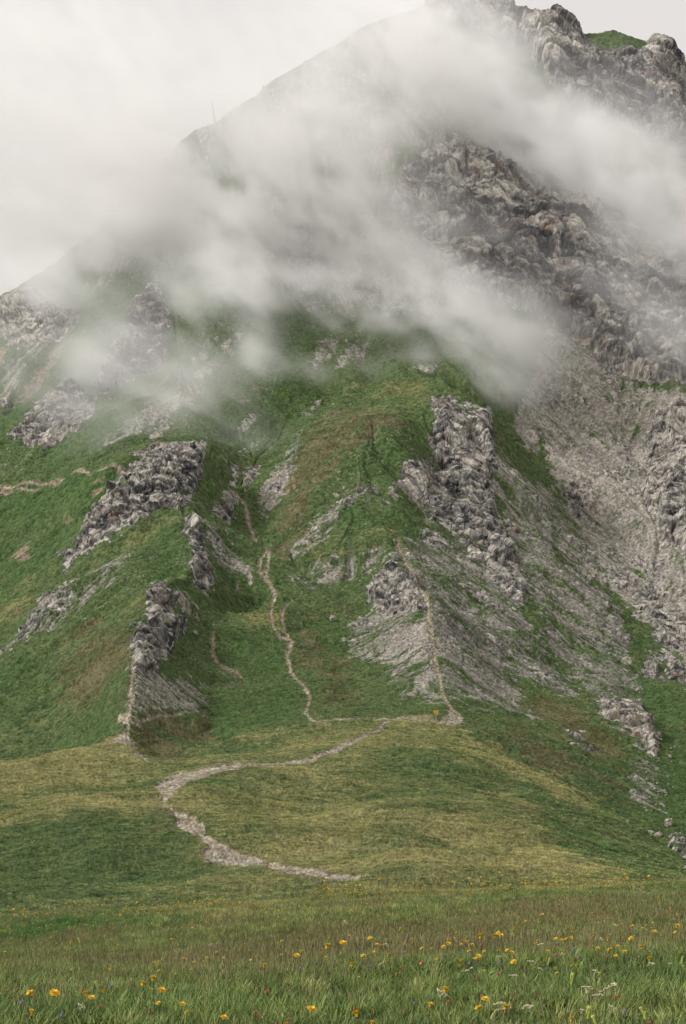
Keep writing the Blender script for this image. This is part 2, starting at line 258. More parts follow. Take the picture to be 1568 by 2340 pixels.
# scree / gravel: (outline, near, far, cover 0..1, paleness 0..1)
SCREE = [
 ([(1240,1100),(1270,1110),(1335,1200),(1385,1340),(1445,1470),(1410,1500),(1330,1330),(1270,1190)], 440, 700, .52, .4),
 ([(1120,290),(1300,370),(1568,500),(1700,560),(1700,660),(1568,640),(1300,480),(1180,400)], 900, 1110, .85, .35),
 ([(908,1238),(940,1215),(990,1195),(1040,1215),(1090,1260),(1150,1330),(1200,1400),(1260,1500),(1330,1580),(1290,1590),(1200,1540),(1150,1530),(1190,1590),(1230,1640),(1190,1650),(1120,1630),(1060,1610),(1030,1605),(1005,1550),(988,1460),(978,1390),(945,1310)], 300, 560, .61, .25),
 ([(905,1240),(935,1300),(978,1390),(988,1460),(1005,1550),(1025,1600),(985,1606),(940,1600),(895,1565),(880,1515),(830,1512),(775,1480),(800,1430),(850,1400),(870,1300)], 310, 480, .60, .55),
 ([(1130,1000),(1190,1075),(1250,1110),(1300,1190),(1335,1290),(1380,1370),(1440,1480),(1450,1550),(1400,1590),(1330,1570),(1260,1480),(1215,1350),(1150,1190),(1120,1090)], 400, 650, .63, .42),
 ([(1250,742),(1320,770),(1400,830),(1480,870),(1700,900),(1700,1620),(1568,1520),(1500,1450),(1430,1370),(1380,1310),(1340,1240),(1300,1170),(1258,1070),(1238,1010),(1222,1045),(1190,1015),(1174,965),(1200,900),(1225,830)], 420, 900, .93, .85),
 ([(1370,1480),(1430,1500),(1460,1560),(1440,1600),(1360,1590),(1290,1530)], 380, 470, .6, .3),
 ([(290,1256),(304,1290),(260,1350),(190,1395),(100,1445),(40,1480),(60,1450),(150,1345),(230,1290)], 360, 460, .55, .45),
 ([(-60,1500),(0,1472),(60,1436),(100,1400),(96,1420),(20,1500),(-60,1560)], 335, 430, .6, .7),
 ([(655,1345),(690,1300),(760,1280),(850,1262),(890,1262),(850,1310),(760,1345),(690,1352)], 420, 500, .52, .45),
 ([(776,1134),(782,1160),(745,1228),(700,1285),(655,1300),(650,1285),(690,1215),(710,1170)], 450, 560, .66, .85),
 ([(692,985),(650,1040),(600,1110),(590,1175),(640,1150),(672,1080),(684,1030)], 500, 640, .5, .5),
 ([(440,1180),(500,1215),(560,1280),(596,1330),(540,1345),(500,1300),(460,1230)], 400, 500, .5, .4),
 ([(360,1338),(420,1368),(486,1420),(492,1444),(440,1432),(394,1400)], 370, 410, .7, .35),
 ([(298,1490),(360,1530),(420,1555),(478,1590),(450,1630),(330,1640),(296,1640)], 280, 350, .62, .8),
 ([(1440,1720),(1500,1740),(1530,1850),(1500,1870),(1440,1840)], 280, 350, .45, .4),
 ([(212,1022),(300,950),(400,880),(520,780),(560,770),(460,880),(360,965),(245,1022)], 530, 720, .74, .9),
 ([(335,1000),(380,945),(402,950),(375,998),(345,1012)], 540, 640, .8, .95),
 ([(538,988),(560,958),(592,934),(594,948),(566,980)], 560, 680, 1, .6),
 ([(755,860),(790,790),(850,765),(830,815)], 670, 780, .85, .7),
 ([(684,946),(720,915),(748,904),(716,936)], 620, 720, .9, .8),
 ([(540,1050),(570,1020),(600,1002),(580,1030)], 560, 640, .85, .9),
 ([(700,830),(740,780),(780,760),(770,800),(730,850)], 680, 800, .6, .5),
 ([(930,850),(960,835),(1010,830),(990,855)], 660, 740, .8, .8),
 ([(120,770),(60,850),(10,930),(-60,980),(-60,900),(40,800)], 600, 720, .62, .7),
 ([(440,800),(480,760),(520,740),(480,800),(420,850)], 650, 800, .5, .7),
 ([(200,560),(330,520),(450,560),(420,660),(300,640),(180,700)], 700, 880, .3, .5),
 ([(450,300),(700,140),(900,60),(1050,60),(1100,300),(900,420),(600,520),(420,480)], 850, 1200, .45, .4),
 ([(560,520),(820,440),(1080,640),(1060,740),(800,720),(620,700)], 740, 950, .5, .5),
 ([(960,1050),(1000,1060),(985,1170),(930,1150),(870,1150),(900,1090)], 480, 600, .45, .7),
]
# bare earth: (outline, near, far, cover)
EARTH = [
 ([(25,1285),(40,1262),(72,1240),(62,1272)], 420, 500, 1), ([(204,1140),(222,1118),(242,1116),(228,1132)], 470, 530, 1),
 ([(-30,790),(20,782),(8,830),(-30,860)], 600, 700, 1), ([(36,905),(80,845),(140,772),(166,770),(96,872)], 580, 700, .8),
 ([(145,1192),(160,1178),(172,1182),(158,1194)], 450, 520, .9), ([(545,905),(560,893),(572,896),(556,908)], 620, 700, .9), ([(576,884),(596,872),(604,876),(588,890)], 620, 700, .9),
 ([(320,1836),(345,1800),(360,1810),(366,1840),(345,1860),(330,1850)], 130, 170, .5), ([(455,1960),(500,1970),(640,2000),(560,2000),(480,1985)], 85, 110, .5),
 ([(660,2000),(760,2000),(800,2010),(700,2014)], 78, 92, .7), ([(120,1440),(200,1400),(300,1395),(290,1500),(200,1560),(120,1520)], 300, 370, .22),
 ([(130,1500),(290,1480),(290,1560),(200,1640),(120,1600)], 280, 360, .18),
 ([(500,1500),(560,1540),(560,1580),(500,1580)], 330, 380, .35),
]
TRAILS = [
 [(720,1646,3.2),(708,1640,4.8),(697,1625,4.0),(707,1590,4.8),(690,1565,4.8),(665,1530,4.8),(655,1502,4.8),(666,1468,7.2),(650,1440,4.0),(643,1412,4.0),(655,1382,3.2)],
 [(622,1380,2.4),(630,1362,4.8),(610,1340,4.8),(608,1320,4.8),(613,1290,4.8),(613,1254,6.4),(592,1240,4.8),(576,1200,4.8),(565,1165,4.8),(550,1138,4.0),(528,1124,3.2)],
 [(612,1256,2.0),(596,1290,2.4),(593,1320,2.4),(608,1336,2.4)],
 [(622,1378,2.4),(620,1405,2.0),(622,1430,3.2),(636,1450,7.2),(640,1462,2.4)],
 [(640,1455,2.4),(656,1462,2.4)],
 [(487,1457,2.4),(488,1500,4.0),(500,1520,4.0),(530,1532,3.2),(552,1542,1.6)],
 [(300,1646,3.2),(340,1644,4.0),(400,1640,3.2),(440,1632,2.4),(470,1624,1.6)],
 [(296,1640,4.8),(299,1590,5.6),(301,1540,5.6),(306,1500,4.8)],
 [(895,1639,4.8),(925,1637,4.0),(960,1646,3.2),(1000,1652,4.8),(1030,1651,6.4)],
 [(1030,1620,4.8),(1018,1600,4.0),(1008,1575,5.6),(994,1510,6.4),(986,1450,6.4),(977,1390,4.8),(955,1335,4.8),(930,1288,5.6),(908,1240,4.8)],
 [(975,1185,2.0),(966,1150,2.0),(965,1110,1.6)],
 [(-60,1142,1.6),(0,1131,1.8),(80,1116,1.8),(180,1099,1.8),(290,1083,1.6)],
 [(-60,1130,1.6),(0,1122,2.1),(50,1110,1.8),(110,1098,1.8),(250,1090,1.2)],
 [(720,1646,1.6),(800,1643,2.4),(860,1642,2.4),(900,1639,4.0)],
]
BROAD = [
 [(347,1798),(367,1781),(400,1768),(440,1760),(480,1750),(530,1745),(600,1742),(650,1741),(700,1735),(745,1715),(790,1695),(840,1672),(870,1655),(895,1640),(905,1642),(870,1664),(830,1687),(795,1706),(760,1724),(710,1746),(650,1749),(590,1751),(530,1758),(480,1773),(430,1788),(405,1805),(385,1825),(388,1842),(405,1855),(440,1862),(465,1875),(472,1895),(465,1905),(490,1915),(515,1930),(540,1950),(600,1965),(640,1975),(680,1985),(740,1993),(790,2003),(860,2005),(860,2012),(780,2014),(700,2008),(640,1998),(560,1980),(500,1970),(455,1960),(482,1935),(455,1910),(430,1900),(405,1885),(400,1862),(372,1842),(362,1820),(358,1805)],
 [(270,1632),(292,1626),(299,1650),(297,1690),(312,1705),(346,1748),(337,1750),(300,1712),(285,1702),(254,1695),(288,1668),(291,1652),(270,1645)],
 [(1012,1642),(1024,1618),(1036,1618),(1050,1638),(1060,1653),(1037,1656),(1033,1664),(1018,1653)],
]
# swells and hollows of the mid hill: (column, row, half width px, half depth m, height m)
SWELLS = [(160,1868,170,16,1.3),(330,1990,170,9,-1.0),(60,1960,150,10,-.8),(250,1930,120,8,.7),(560,1900,150,12,.8),(760,1940,150,8,-.8),(700,1830,160,16,-.9),(900,1880,160,14,1.3),(880,1800,110,14,-1.0),(1060,1830,130,14,1.0),(1050,1930,120,8,-.9),(1150,1870,90,12,.8),(480,1830,90,12,.9),(640,1780,160,12,.8),(280,1775,120,14,-1.0),(90,1790,130,14,.8),(1000,1735,90,16,1.0),(1200,1980,140,6,.6),(980,1985,140,6,.5),(560,1960,90,7,-.5),(1110,1780,70,12,-.9),(800,1750,90,14,.8)]
# grass character: (outline, near, far, feather px, dry, lush, brown)
TURF = [
 ([(-200,1700),(200,1690),(480,1715),(700,1635),(900,1632),(1060,1660),(1280,1780),(1420,1860),(1450,1990),(1400,2020),(-200,2100)], 60, 310, 22, .66, .08, .03),
 ([(1000,1880),(1150,1900),(1330,1960),(1400,1995),(1000,2000),(880,1940)], 78, 150, 30, .95, 0, .1),
 ([(1100,1750),(1180,1800),(1250,1890),(1240,1900),(1160,1850),(1090,1800)], 130, 230, 25, .5, 0, .55),
 ([(1190,1790),(1300,1830),(1500,1930),(1568,2000),(1420,1990),(1300,1930)], 90, 220, 20, .0, .5, .25),
 ([(0,1900),(120,1880),(350,1880),(480,1990),(500,2010),(300,2040),(0,2060)], 74, 130, 60, .25, .3, .0),
 ([(780,1750),(1000,1740),(1100,1800),(1000,1850),(850,1840)], 130, 230, 40, .3, .2, .05),
 ([(900,1860),(830,1920),(1100,1960),(1000,1900)], 90, 150, 40, .4, .15, .1),
 ([(380,1735),(480,1715),(600,1690),(700,1660),(780,1690),(600,1735)], 180, 310, 25, .6, 0, .0),
 ([(-200,1735),(200,1705),(290,1690),(330,1760),(300,1840),(0,1860),(-200,1860)], 130, 270, 30, .75, 0, .0),
 ([(490,1440),(620,1380),(660,1500),(700,1640),(560,1700),(440,1710),(490,1600)], 295, 420, 25, .0, .6, .1),
 ([(500,1440),(620,1380),(640,1420),(560,1440)], 360, 425, 15, .7, .2, .0),
 ([(330,1640),(470,1640),(500,1700),(440,1720),(350,1740)], 250, 330, 15, .0, .15, .75),
 ([(700,1400),(780,1400),(800,1560),(860,1620),(730,1610),(680,1500)], 310, 420, 25, .0, .5, .5),
 ([(0,1120),(200,1090),(300,1080),(200,1180),(130,1280),(0,1370),(-200,1440),(-200,1150)], 400, 540, 40, .0, .75, .0),
 ([(0,1380),(130,1300),(300,1210),(430,1180),(430,1210),(290,1260),(150,1340),(0,1430)], 385, 480, 15, .7, .0, .15),
 ([(300,1290),(430,1200),(430,1330),(330,1340)], 395, 460, 15, .0, .6, .0),
 ([(0,1520),(350,1340),(440,1330),(350,1370),(200,1450),(0,1570)], 320, 400, 15, .5, .3, .0),
 ([(0,1560),(200,1440),(330,1390),(310,1540),(290,1690),(0,1740),(-200,1740)], 260, 370, 30, .15, .5, .15),
 ([(110,1420),(300,1400),(295,1560),(180,1640),(100,1560)], 280, 370, 30, .2, .1, .55),
 ([(680,970),(830,880),(1010,880),(980,960),(800,960)], 580, 700, 20, .55, .3, .0),
 ([(730,960),(950,950),(860,1060),(700,1150),(640,1280),(640,1200),(690,1060)], 460, 630, 25, .1, .0, .8),
 ([(800,1070),(980,950),(980,1050),(900,1090),(780,1130),(720,1150)], 500, 610, 20, .05, .55, .0),
 ([(780,1150),(960,1170),(960,1220),(800,1220)], 470, 540, 15, .1, .62, .0),
 ([(700,1240),(900,1210),(880,1260),(760,1270),(700,1290)], 455, 520, 15, .8, .1, .0),
 ([(500,1080),(620,1300),(620,1370),(560,1390),(500,1430),(480,1330),(470,1180)], 390, 560, 25, .0, .6, .25),
 ([(420,780),(700,800),(700,960),(560,1020),(420,1000)], 560, 740, 40, .0, .6, .0),
 ([(0,900),(200,880),(420,1000),(200,1080),(0,1090),(-200,1090)], 510, 680, 30, .0, .6, .1),
 ([(0,680),(420,560),(640,760),(400,900),(0,900)], 590, 850, 40, .0, .5, .0),
 ([(1120,870),(1200,860),(1180,1000),(1250,1090),(1190,1080),(1130,1000)], 600, 780, 20, .0, .55, .3),
 ([(1060,1660),(1200,1640),(1320,1650),(1440,1800),(1568,1900),(1400,1900),(1200,1760)], 240, 360, 20, .0, .5, .4),
 ([(1160,1590),(1330,1590),(1380,1650),(1460,1760),(1350,1720),(1240,1640)], 290, 400, 20, .2, .0, .75),
 ([(1450,1580),(1700,1560),(1700,1700),(1500,1700)], 330, 460, 20, .1, .7, .0),
 ([(1440,1700),(1700,1690),(1700,1900),(1450,1880)], 260, 370, 20, .0, .8, .0),
 ([(1380,1420),(1470,1440),(1500,1500),(1450,1600),(1410,1560)], 400, 520, 20, .0, .7, .2),
 ([(1040,1440),(1180,1560),(1300,1700),(1260,1700),(1130,1600)], 300, 420, 20, .5, .1, .2),
 ([(880,1632),(930,1634),(1060,1665),(1160,1722),(1280,1782),(1420,1862),(1420,1880),(1280,1805),(1150,1745),(1040,1690),(930,1660)], 180, 310, 8, 1, 0, 0),
 ([(-200,1720),(180,1695),(280,1688),(330,1745),(200,1735),(-200,1760)], 200, 275, 8, .9, 0, 0),
 ([(330,1840),(420,1850),(480,1900),(440,1940),(340,1900)], 110, 160, 15, .5, .1, .3),
 ([(1320,66),(1380,50),(1450,80),(1470,110),(1400,100),(1340,110)], 1130, 1215, 10, .35, .3, .25),
 ([(1400,60),(1700,60),(1700,200),(1450,220)], 1250, 1640, 20, .1, .8, .0),
]
# ---------------------------------------------------------------- relief
RES = 1.0
X, D, H = build_land(int(1020 * RES), RES)
du = np.gradient(X) / F; dD = np.gradient(D)
H = blur(blur(H, 13 * RES, 0), 8 * RES, 1)
R, C = H.shape
U = ((X - HX) / F)[None, :]; DD = D[:, None] + 0 * U; WX = U * DD
def world_grad(h):
    gu = np.gradient(h, axis=1) / du[None, :]; gD = np.gradient(h, axis=0) / dD[:, None]
    gx = gu / DD; gy = gD - U / DD * gu
    return gx, gy
gx, gy = world_grad(H)
slope = np.hypot(gx, gy)
# fall-line streaks by following the steepest way down
vx, vy = -gx, -gy
di = (vx - U * vy) / (DD * du[None, :]); dj = vy / dD[:, None]
nrm = np.hypot(di, dj) + 1e-9; di = (di / nrm).astype(np.float32); dj = (dj / nrm).astype(np.float32)
J0, I0 = np.meshgrid(np.arange(R, dtype=np.float32), np.arange(C, dtype=np.float32), indexing='ij')
def along(noise, steps, hstep):
    acc = noise.copy()
    for sgn in (1, -1):
        j = J0.copy(); i = I0.copy()
        for k in range(steps):
            a = np.clip(j + .5, 0, R - 1).astype(np.int32); b = np.clip(i + .5, 0, C - 1).astype(np.int32)
            j += sgn * hstep * dj[a, b]; i += sgn * hstep * di[a, b]
            a = np.clip(j + .5, 0, R - 1).astype(np.int32); b = np.clip(i + .5, 0, C - 1).astype(np.int32)
            acc += noise[a, b]
    acc -= acc.mean(); return acc / acc.std()
wn = rng.standard_normal((R, C)).astype(np.float32)
streak1 = along(blur(wn, 1.1, 1), int(7), 1.6 * RES + .4)
wn = rng.standard_normal((R, C)).astype(np.float32); wn = blur(blur(wn, 4 * RES, 1), 5 * RES, 0)
streak2 = along(wn / wn.std(), 14, 4.0 * RES)
wn = rng.standard_normal((R, C)).astype(np.float32); wn = blur(blur(wn, 11 * RES, 1), 9 * RES, 0)
streak3 = along(wn / wn.std(), 16, 7.0 * RES)
wn = rng.standard_normal((R, C)).astype(np.float32); wn = blur(blur(wn, 26 * RES, 1), 22 * RES, 0)
streak4 = along(wn / wn.std(), 14, 14.0 * RES)
for X_, Y_, rx_, rd_, ht_ in SWELLS:
    i_ = int(np.searchsorted(X, X_)); j0_, j1_ = np.searchsorted(D, [80, 300]); y_ = HY - F * H[j0_:j1_, i_] / D[j0_:j1_]; q_ = np.where(y_ <= Y_)[0]; d_ = D[j0_ + (q_[0] if len(q_) else 0)]
    H += ht_ * np.exp(-((X[None, :] - X_) / rx_) ** 2 - ((DD - d_) / rd_) ** 2)
YP = HY - F * H / DD; XP = X[None, :] + 0 * DD
pxm = F / DD                                   # photo pixels per metre
n1 = fbm2(WX / 2.6, DD / 2.6, 3, 11); n2 = fbm2(WX / 2.6, DD / 2.6, 3, 21)
JX = XP + n1 * 2.2 * np.minimum(pxm, 12); JY = YP + n2 * 2.2 * np.minimum(pxm, 12)
vis_far = DD > 58
def region(poly, near, far, feather, fn=poly_sd, jx=None, jy=None):
    jx = JX if jx is None else jx; jy = JY if jy is None else jy
    a = np.array([p[:2] for p in poly], float); pad = feather + 14
    j0, j1 = np.searchsorted(D, [near * (.93 if near > 100 else 1), far * (1.16 if far > 400 else 1)]); i0, i1 = np.searchsorted(X, [a[:, 0].min() - pad, a[:, 0].max() + pad])
    out = (slice(j0, j1), slice(i0, i1))
    sd = np.full((j1 - j0, i1 - i0), -1e6)
    x = jx[out]; y = jy[out]; m = (y > a[:, 1].min() - pad) & (y < a[:, 1].max() + pad)
    sd[m] = fn(x[m], y[m], poly)
    return out, sd
rock = np.zeros((R, C), np.float32); scree = rock.copy(); earth = rock.copy(); pale = rock.copy() + .4
dry = rock.copy(); lush = rock.copy(); brown = rock.copy(); dark = rock.copy()
tn = fbm2(WX / (DD * .03 + 4), DD / (DD * .05 + 6), 4, 151)
for poly, a, b, fe, d_, l_, b_ in TURF:
    o, sd = region(poly, a, b, fe * 1.5); sd = sd + tn[o] * fe * 1.3; w = smooth(sd, -fe * 1.2, fe * .9).astype(np.float32)
    dry[o] = dry[o] * (1 - w) + d_ * w; lush[o] = lush[o] * (1 - w) + l_ * w; brown[o] = brown[o] * (1 - w) + b_ * w
for poly, a, b, cov, pl in SCREE:
    o, sd = region(poly, a, b, 12); w = smooth(sd, -10, 12).astype(np.float32)
    scree[o] = np.maximum(scree[o], w * cov); pale[o] = pale[o] * (1 - w) + pl * w
earth_rag = np.zeros((R, C), np.float32)
for poly, a, b, cov in EARTH:
    o, sd = region(poly, a, b, 6); w = smooth(sd, -4, 4).astype(np.float32); earth[o] = np.maximum(earth[o], w * cov)
gid = np.zeros((R, C), np.int32)               # who owns each vertex
names = ['hill']
rag = fbm2(WX / 11, DD / 11, 4, 131, gain=.6) - .12
relief = np.zeros((R, C), np.float32); bsize = np.ones((R, C), np.float32) * 6
for k, (poly, a, b, bs, amp, dk) in ROCKS.items():
    o, sd = region(poly, a, b, 10)
    n = n1[o] * 3.5 + rag[o] * 13 + streak2[o] * 1.5
    w = smooth(sd + n, -1, 3).astype(np.float32); prof = smooth(sd + n, 0, max(5., amp * F / ((a + b) / 2) * .9)).astype(np.float32)
    names.append(k); sub = gid[o]; sub[(w > .5)] = len(names) - 1
    rock[o] = np.maximum(rock[o], smooth(sd + n, -7, 1)); relief[o] = np.maximum(relief[o], prof * amp); dark[o] = np.maximum(dark[o], w * dk)
    bsize[o] = np.where(w > .02, bs, bsize[o])
for poly, a, b, dk in (([(1380,110),(1470,120),(1568,190),(1700,300),(1700,420),(1568,380),(1480,290),(1420,200)],1000,1230,.7), ([(1040,480),(1180,470),(1300,600),(1200,680),(1080,620)],820,980,.5), ([(1420,600),(1700,640),(1700,760),(1480,700)],820,980,.6), ([(1180,150),(1330,240),(1250,250)],1000,1200,-.3)):
    o, sd = region(poly, a, b, 30); dark[o] += dk * smooth(sd + 30 * rag[o], -20, 25)
sf = fbm2(WX / 12, DD / 12, 4, 141, gain=.6) + .07 * streak2
m2 = (smooth(sf, .22, .38) * smooth(scree, .25, .5) * smooth(DD, 330, 420)).astype(np.float32)
bsize[(m2 > 0) & (relief < .05)] = 3.5
relief = np.maximum(relief, m2 * np.interp(DD, [300, 700, 1200], [.5, 1.2, 2.5]).astype(np.float32)); rock = np.maximum(rock, m2)
pathm = np.full((R, C), -1e6)
for ln in TRAILS:
    o, sd = region(ln, 60, 620, 8, line_sd, XP + n1 * np.minimum(pxm, 12) * .25, YP + n2 * np.minimum(pxm, 12) * .12)
    pathm[o] = np.maximum(pathm[o], sd + .85)
for ln in BROAD:
    big = fbm2(WX / 3, DD / 6, 3, 31)
    o, sd = region(ln, 78, 340, 8, poly_sd, XP + big * 9, YP + n2 * 2.5)
    pathm[o] = np.maximum(pathm[o], sd - 1.0 + 4.5 * fbm2(WX / 1.6, DD / 3, 3, 37)[o])
earth = np.maximum(earth, smooth(pathm + 3 * n1, -5, 0).astype(np.float32) * .75)
onpath = pathm > 0
# vertical relief of turf and gravel
farw = smooth(DD, 240, 420)
h = H.astype(np.float64)
damp = 1 - .8 * np.clip(blur(blur(onpath.astype(np.float32), 22 * RES, 1), 30 * RES, 0) * 6, 0, 1) * (1 - smooth(DD, 300, 340))
h += farw * (1 - .6 * smooth(DD, 900, 1200)) * fbm2(WX / 45, DD / 45, 3, 41) * 3.2
h += damp * fbm2(WX / 14, DD / 14, 3, 43) * np.interp(DD, [0, 50, 80, 250, 400], [.0, .13, .45, .8, 1.2])
h += damp * fbm2(WX / 4, DD / 4, 3, 44) * np.interp(DD, [0, 50, 80, 250, 400, 1200], [.05, .22, .30, .42, .6, 1.0])
h += fbm2(WX / 1.1, DD / 1.1, 2, 45) * np.interp(DD, [0, 50, 80, 250, 400], [.03, .05, .09, .13, .26])
h += farw * (-streak3 * 1.3 - streak4 * 1.5 * (1 - smooth(DD, 650, 900))) * smooth(slope, .2, .6) * np.interp(DD, [300, 600, 1000], [.5, 1, 1.8])
h += farw * (-streak2) * (.12 + .35 * smooth(scree, .1, .5)) * smooth(slope, .2, .6) * np.interp(DD, [300, 600, 1000], [.6, 1, 1.6])
h += farw * streak1 * (.04 + .14 * smooth(scree, .1, .5)) * np.interp(DD, [300, 600, 1000], [.8, 1, 1.6])
h += farw * smooth(slope, .3, .55) * .28 * fbm2(H / 1.5, (WX + DD) / 16, 3, 55) * (1 - smooth(scree, .2, .5))
# little sheep-walk terraces on the mid hill
ter = fbm2(WX / 9, DD / 3.0, 3, 51, ridged=True)
h += (1 - smooth(DD, 260, 320)) * smooth(DD, 70, 90) * ter * .22
mic = blur(blur(rng.standard_normal((R, C)).astype(np.float32), .7, 0), .7, 1); mic /= mic.std()
h += smooth(DD, 60, 100) * mic * DD * .00009 * (1 - .4 * smooth(scree, .1, .5))
h -= np.clip(smooth(pathm, -2, 3), 0, 1) * np.interp(DD, [60, 150, 300, 600], [.14, .2, .15, .25])
PX = WX.copy(); PY = DD.copy(); PZ = h
# rock: blocks pushed out along the surface
hb = blur(blur(H, 6 * RES, 0), 4 * RES, 1); bx, by = world_grad(hb); ln_ = np.sqrt(bx * bx + by * by + 1)
NX, NY, NZ = -bx / ln_, -by / ln_, 1 / ln_
def blocks(x, y, z, seed, tone=False):
    """faceted cells: height of a tilted facet for the nearest jittered cell"""
    x = x - .5; y = y - .5; z = z - .5
    xi = np.floor(x).astype(np.int64); yi = np.floor(y).astype(np.int64); zi = np.floor(z).astype(np.int64)
    best = np.full(x.shape, 9., np.float32); second = best.copy(); val = np.zeros(x.shape, np.float32); idn = val.copy()
    for a in (0, 1):
        for b in (0, 1):
            for c in (0, 1):
                cx, cy_, cz = xi + a, yi + b, zi + c
                px = (x - (cx + .45 * _hash(cx, cy_, cz, seed))).astype(np.float32); py = (y - (cy_ + .45 * _hash(cx, cy_, cz, seed + 1))).astype(np.float32); pz = (z - (cz + .45 * _hash(cx, cy_, cz, seed + 2))).astype(np.float32)
                d = px * px + py * py + pz * pz
                v = _hash(cx, cy_, cz, seed + 3) * .6 + px * _hash(cx, cy_, cz, seed + 4) * .8 + py * _hash(cx, cy_, cz, seed + 5) * .8 + pz * _hash(cx, cy_, cz, seed + 6) * .8
                m = d < best
                second = np.where(m, best, np.minimum(second, d)); val = np.where(m, v, val); best = np.where(m, d, best)
                if tone: idn = np.where(m, _hash(cx, cy_, cz, seed + 7), idn)
    if tone: return val, np.sqrt(second) - np.sqrt(best), idn
    return val, np.sqrt(second) - np.sqrt(best)
M = relief > 0
x, y, z, B = PX[M], PY[M], PZ[M], bsize[M].astype(np.float64)
wv = 0.35 * B
wx = x + wv * vnoise3(x / B, y / B, z / B, 61); wy = y + wv * vnoise3(x / B, y / B, z / B, 62); wz = z + wv * vnoise3(x / B, y / B, z / B, 63)
# beds dip to the lower left; blocks are taller than wide
ca, sa = math.cos(.3), math.sin(.3)
rx, rz = wx * ca + wz * sa, -wx * sa + wz * ca
v1, e1, t1 = blocks(rx / B, wy / B, rz / (B * 2.6), 70, True)
v2, e2, t2 = blocks(rx / B * 2.4, wy / B * 2.4, rz / (B * 2.4) * 2.4, 80, True)
v3, e3, t3 = blocks(rx / B * 5.5, wy / B * 5.5, rz / (B * 1.6) * 5.5, 90, True)
big = fbm3(x / (B * 4), y / (B * 4), z / (B * 4), 3, 95, ridged=True)
amp = relief[M]
disp = amp * (1.3 * big + .7 * v1 + .30 * v2 + .09 * v3 - .38 * np.exp(-e1 * 22) - .2 * np.exp(-e2 * 18) + .2)
crack = np.zeros((R, C), np.float32); crack[M] = np.clip(np.exp(-e1 * 18) * .8 + np.exp(-e2 * 14) * .6 + np.exp(-e3 * 9) * .4, 0, 1)  # colour mask that deepens the shade in rock crevices
facet = np.zeros((R, C), np.float32); facet[M] = .5 + .22 * t1 + .26 * t2 + .2 * t3
lim = np.interp(DD[M], [100, 400], [.3, 1])
PX[M] += NX[M] * disp; PY[M] += NY[M] * disp; PZ[M] += NZ[M] * disp * .8
# colours choices baked as plain masks
fine = rng.random((R, C)).astype(np.float32)
sn = scree + .27 * streak1 * smooth(scree, .05, .3) + .19 * streak2 * smooth(scree, .05, .3) + .16 * fbm2(WX / 5, DD / 5, 4, 101) * smooth(scree, .02, .3)
sn = sn * smooth(scree, 0, .25)
clump = smooth(fbm2(WX / 2.6 + 9, DD / 4.0, 3, 142) + .16 * streak1 + .10 * streak2, .16, .40) * smooth(fbm2(WX / 40, DD / 40, 3, 143), -.5, .2)
screeF = smooth(sn, .44, .62) * (1 - (.85 - .4 * smooth(scree, .75, .95)) * clump)
pale = np.clip(pale + .16 * streak2 + .10 * streak1 + .35 * fbm2(WX / 20, DD / 20, 4, 144), 0, 1)
dark = np.clip(dark + .55 * fbm2(WX / 45 + 3, DD / 45, 4, 145, gain=.6) + .1, 0, 1)
rockF = np.clip(rock, 0, 1) * smooth(rock + .35 * n1, .3, .7)
speck = smooth(fbm2(WX / 1.3, DD / 1.3, 2, 103) + .9 * (fine - .5), .72, .9) * smooth(DD, 300, 420) * .8
speckle = speck * smooth(fbm2(WX / 30, DD / 30, 3, 104), -.05, .35)
def save_attr(me, name, arrs, vid):
    a = me.attributes.new(name, 'FLOAT_COLOR', 'POINT')
    a.data.foreach_set('color', np.stack([q.ravel()[vid] for q in arrs], -1).astype(np.float32).ravel())
def vary(a, n, k): return np.clip(a + n * k * smooth(a + .25, 0, .5), 0, 1)
nb1 = fbm2(WX / np.maximum(DD / 22, 3), DD / np.maximum(DD / 22, 3) , 4, 111) if False else fbm2(WX / 18, DD / 18, 5, 111, gain=.6)
nb2 = fbm2(WX / 9 + 5, DD / 9, 5, 112, gain=.65)
dry = dry * (1 - .3 * farw)
dryF = np.clip(dry + nb1 * .55 + streak1 * .05, 0, 1); lushF = np.clip(lush - nb1 * .5 + .3 * nb2, 0, 1); brownF = np.clip(brown + (nb2 * .7 + .12 * streak2) * smooth(brown, -.2, .3), 0, 1)
ATTR = {'ma': (rockF, screeF, np.clip(earth, 0, 1) * smooth(earth + .25 * n1 + .1 * streak1, .3, .5), pale), 'mb': (dryF, lushF, brownF, speckle), 'mc': (dark, crack, facet, mic * .18 + .5)}
FLAT = np.stack([PX, PY, PZ], -1).reshape(-1, 3).astype(np.float32)
idx = np.arange(R * C, dtype=np.int64).reshape(R, C)
Q = np.stack([idx[:-1, :-1], idx[:-1, 1:], idx[1:, 1:], idx[1:, :-1]], -1).reshape(-1, 4)
gq = gid.ravel()[Q]; pq = onpath.ravel()[Q].sum(1) >= 3
gface = np.where((gq > 0).sum(1) >= 2, gq.max(1), 0); gface = np.where(pq, -1, gface)
